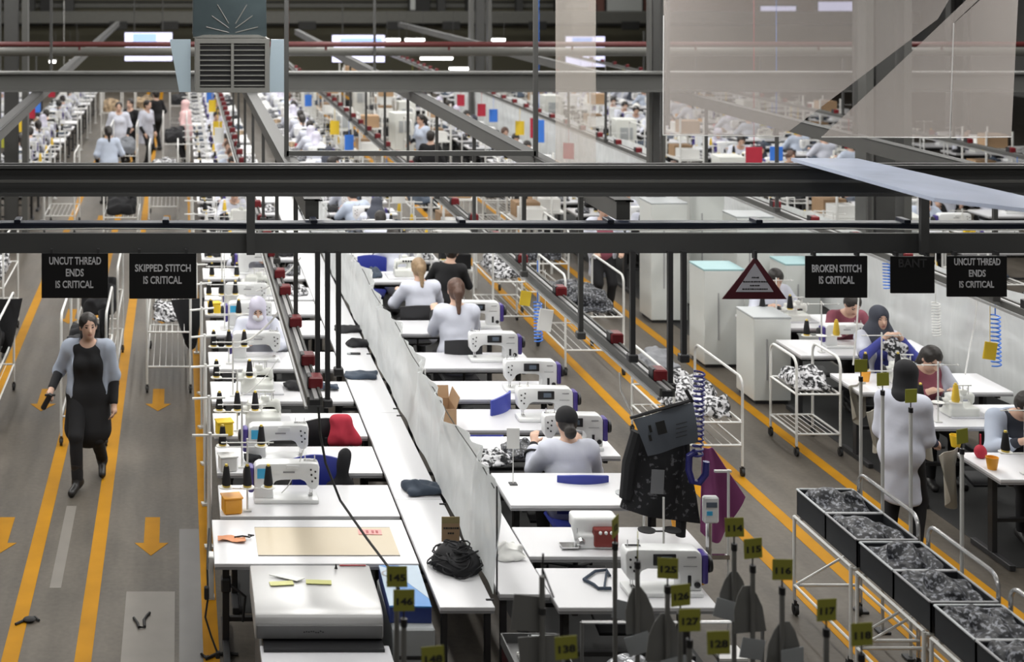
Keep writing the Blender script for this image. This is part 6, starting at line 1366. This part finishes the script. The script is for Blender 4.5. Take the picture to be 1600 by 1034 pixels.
for m, px, pyb, rz, lb in ((SB, 170, 318, .2, 'person in a grey-blue coat walking away just above the upper beam'), (SFm, 186, 262, PI, 'person in a white coat facing the window in the aisle group'), (SK, 205, 255, 2.6, 'dark-dressed person in the middle of the aisle group'), (SFm, 228, 258, -2.2, 'person in a white coat at the edge of the aisle group'), (SP, 291, 258, 1.2, 'person in a pink headscarf and top beneath the air cooler'),
                         (SD, 941, 490, PI, 'standing worker in an open white coat over maroon, between the beams posts'), (SK, 245, 235, .6, 'dark-dressed person beyond the aisle group'), (SB, 662, 290, 2.0, 'standing person in a grey-blue coat across the film row, above the upper beam'), (SK, 672, 330, -.5, 'dark-dressed person standing near the grey tray beam'), (SFm, 1476, 385, PI, 'standing person in a white coat between the two beams, past the grey columns'), (SK, 1400, 360, PI, 'dark-dressed person standing between the two beams by the thick column')):
    p = onz(px, pyb); worker(m, lb, p.x, p.y, rz)
FARSEAT = [merged(person_kit(pose(SIT, lean=.15, nod=.3), look(hair=h, hair_mat=hm, coat=c, scarf_mat=sm, shirt=sh, sleeve=.6, wide=w), .02), 'person_seated') for h, hm, c, sm, sh, w in (('pony', 'hair_black', 'coat_white', 'scarf_dark', 'cloth_black', 1.05), ('short', 'hair_black', 'coat_white', 'scarf_dark', 'cloth_grey', 1.12), ('scarf', 'hair_black', 'coat_white', 'scarf_pale', 'cloth_black', 1.05), ('bun', 'hair_brown', 'coat_blue', 'scarf_dark', 'cloth_black', 1.0), ('hood', 'hair_black', 'coat_white', 'scarf_dark', 'cloth_navy', 1.1), ('short', 'hair_black', None, 'scarf_dark', 'cloth_black', 1.1))]
FN = ['black ponytail and white coat', 'short dark hair and white coat', 'pale headscarf and white coat', 'brown bun and pale blue coat', 'dark headscarf and white coat', 'dark clothes']
rnd = random.Random(9)
for x, y, face, W in SEATS:
    if any(abs(x - a) < .6 + q / 2 and abs(y - c_) < .8 for a, c_, q in COLS): continue
    if abs(x - 2.95) < .4 and any(abs(y - FY(q)) < .3 for q in (21.6, 23.1, 28)): continue
    i = rnd.choices(range(6), (3, 3, 2, 2, 2, 1))[0]
    place(FARSEAT[i], 'person', 'person with %s at the %s' % (FN[i], W), 'person', (x, y, 0), (0 if face > 0 else PI) + rnd.uniform(-.25, .25))
# ------------------------------------------------------------------ light and camera
def area(name, x, y, z, sx, sy, power, col=(1, .985, .95), spread=180):
    l = bpy.data.lights.new(name, 'AREA'); l.shape = 'RECTANGLE'; l.size = sx; l.size_y = sy; l.energy = power; l.color = col; l.spread = R(spread)
    o = bpy.data.objects.new(name, l); COL.objects.link(o); o.location = (x, y, z); return o
for X_, P_ in ((1.0, 1), (3.2, 1), (7.3, 1), (9.8, .8), (13.4, .9), (-3.6, 1), (-6.5, .8), (-.5, .25)):
    for i in range(5):
        area('row_light', X_, 12.8 + 9.4 * i, 5.6, .35, 9.2, (236 - 14 * i) * P_)
o = area('window_side_lamp', 2.6, 2.2, 6.2, 10, .6, 110); o.rotation_euler = (R(48), 0, 0)  # added fill that brightens the beams, signs and flags, no known fixture
area('far_wall_fill', 6, 58, 6.2, 30, .5, 330)  # added fill that lifts the far wall out of the dark
w = bpy.data.worlds.new('hall_air'); bpy.context.scene.world = w; w.use_nodes = True
w.node_tree.nodes['Background'].inputs[0].default_value = (.8, .85, 1, 1); w.node_tree.nodes['Background'].inputs[1].default_value = .3
cam = bpy.data.cameras.new('camera'); co = bpy.data.objects.new('camera', cam); COL.objects.link(co)
co.location = (0, 0, CZ); co.rotation_euler = (PI / 2, 0, 0)
cam.sensor_width = 36; cam.sensor_fit = 'HORIZONTAL'; cam.lens = 36 * F / 1600
cam.shift_x = (800 - VX) / 1600; cam.shift_y = -(517 - VY) / 1600; cam.clip_end = 200; cam.clip_start = .1
cam.dof.use_dof = True; cam.dof.focus_distance = 11.2; cam.dof.aperture_fstop = 1.9
sc = bpy.context.scene; sc.camera = co
sc.view_settings.view_transform = 'Standard'; sc.view_settings.look = 'None'; sc.view_settings.exposure = 0.0; sc.view_settings.gamma = 1.0; sc.view_settings.use_curve_mapping = False
sc.cycles.use_denoising = True; sc.cycles.max_bounces = 6; sc.cycles.diffuse_bounces = 3; sc.cycles.glossy_bounces = 3; sc.cycles.transparent_max_bounces = 12; sc.cycles.transmission_bounces = 4
sc.cycles.caustics_reflective = False; sc.cycles.caustics_refractive = False; sc.cycles.sample_clamp_indirect = 4
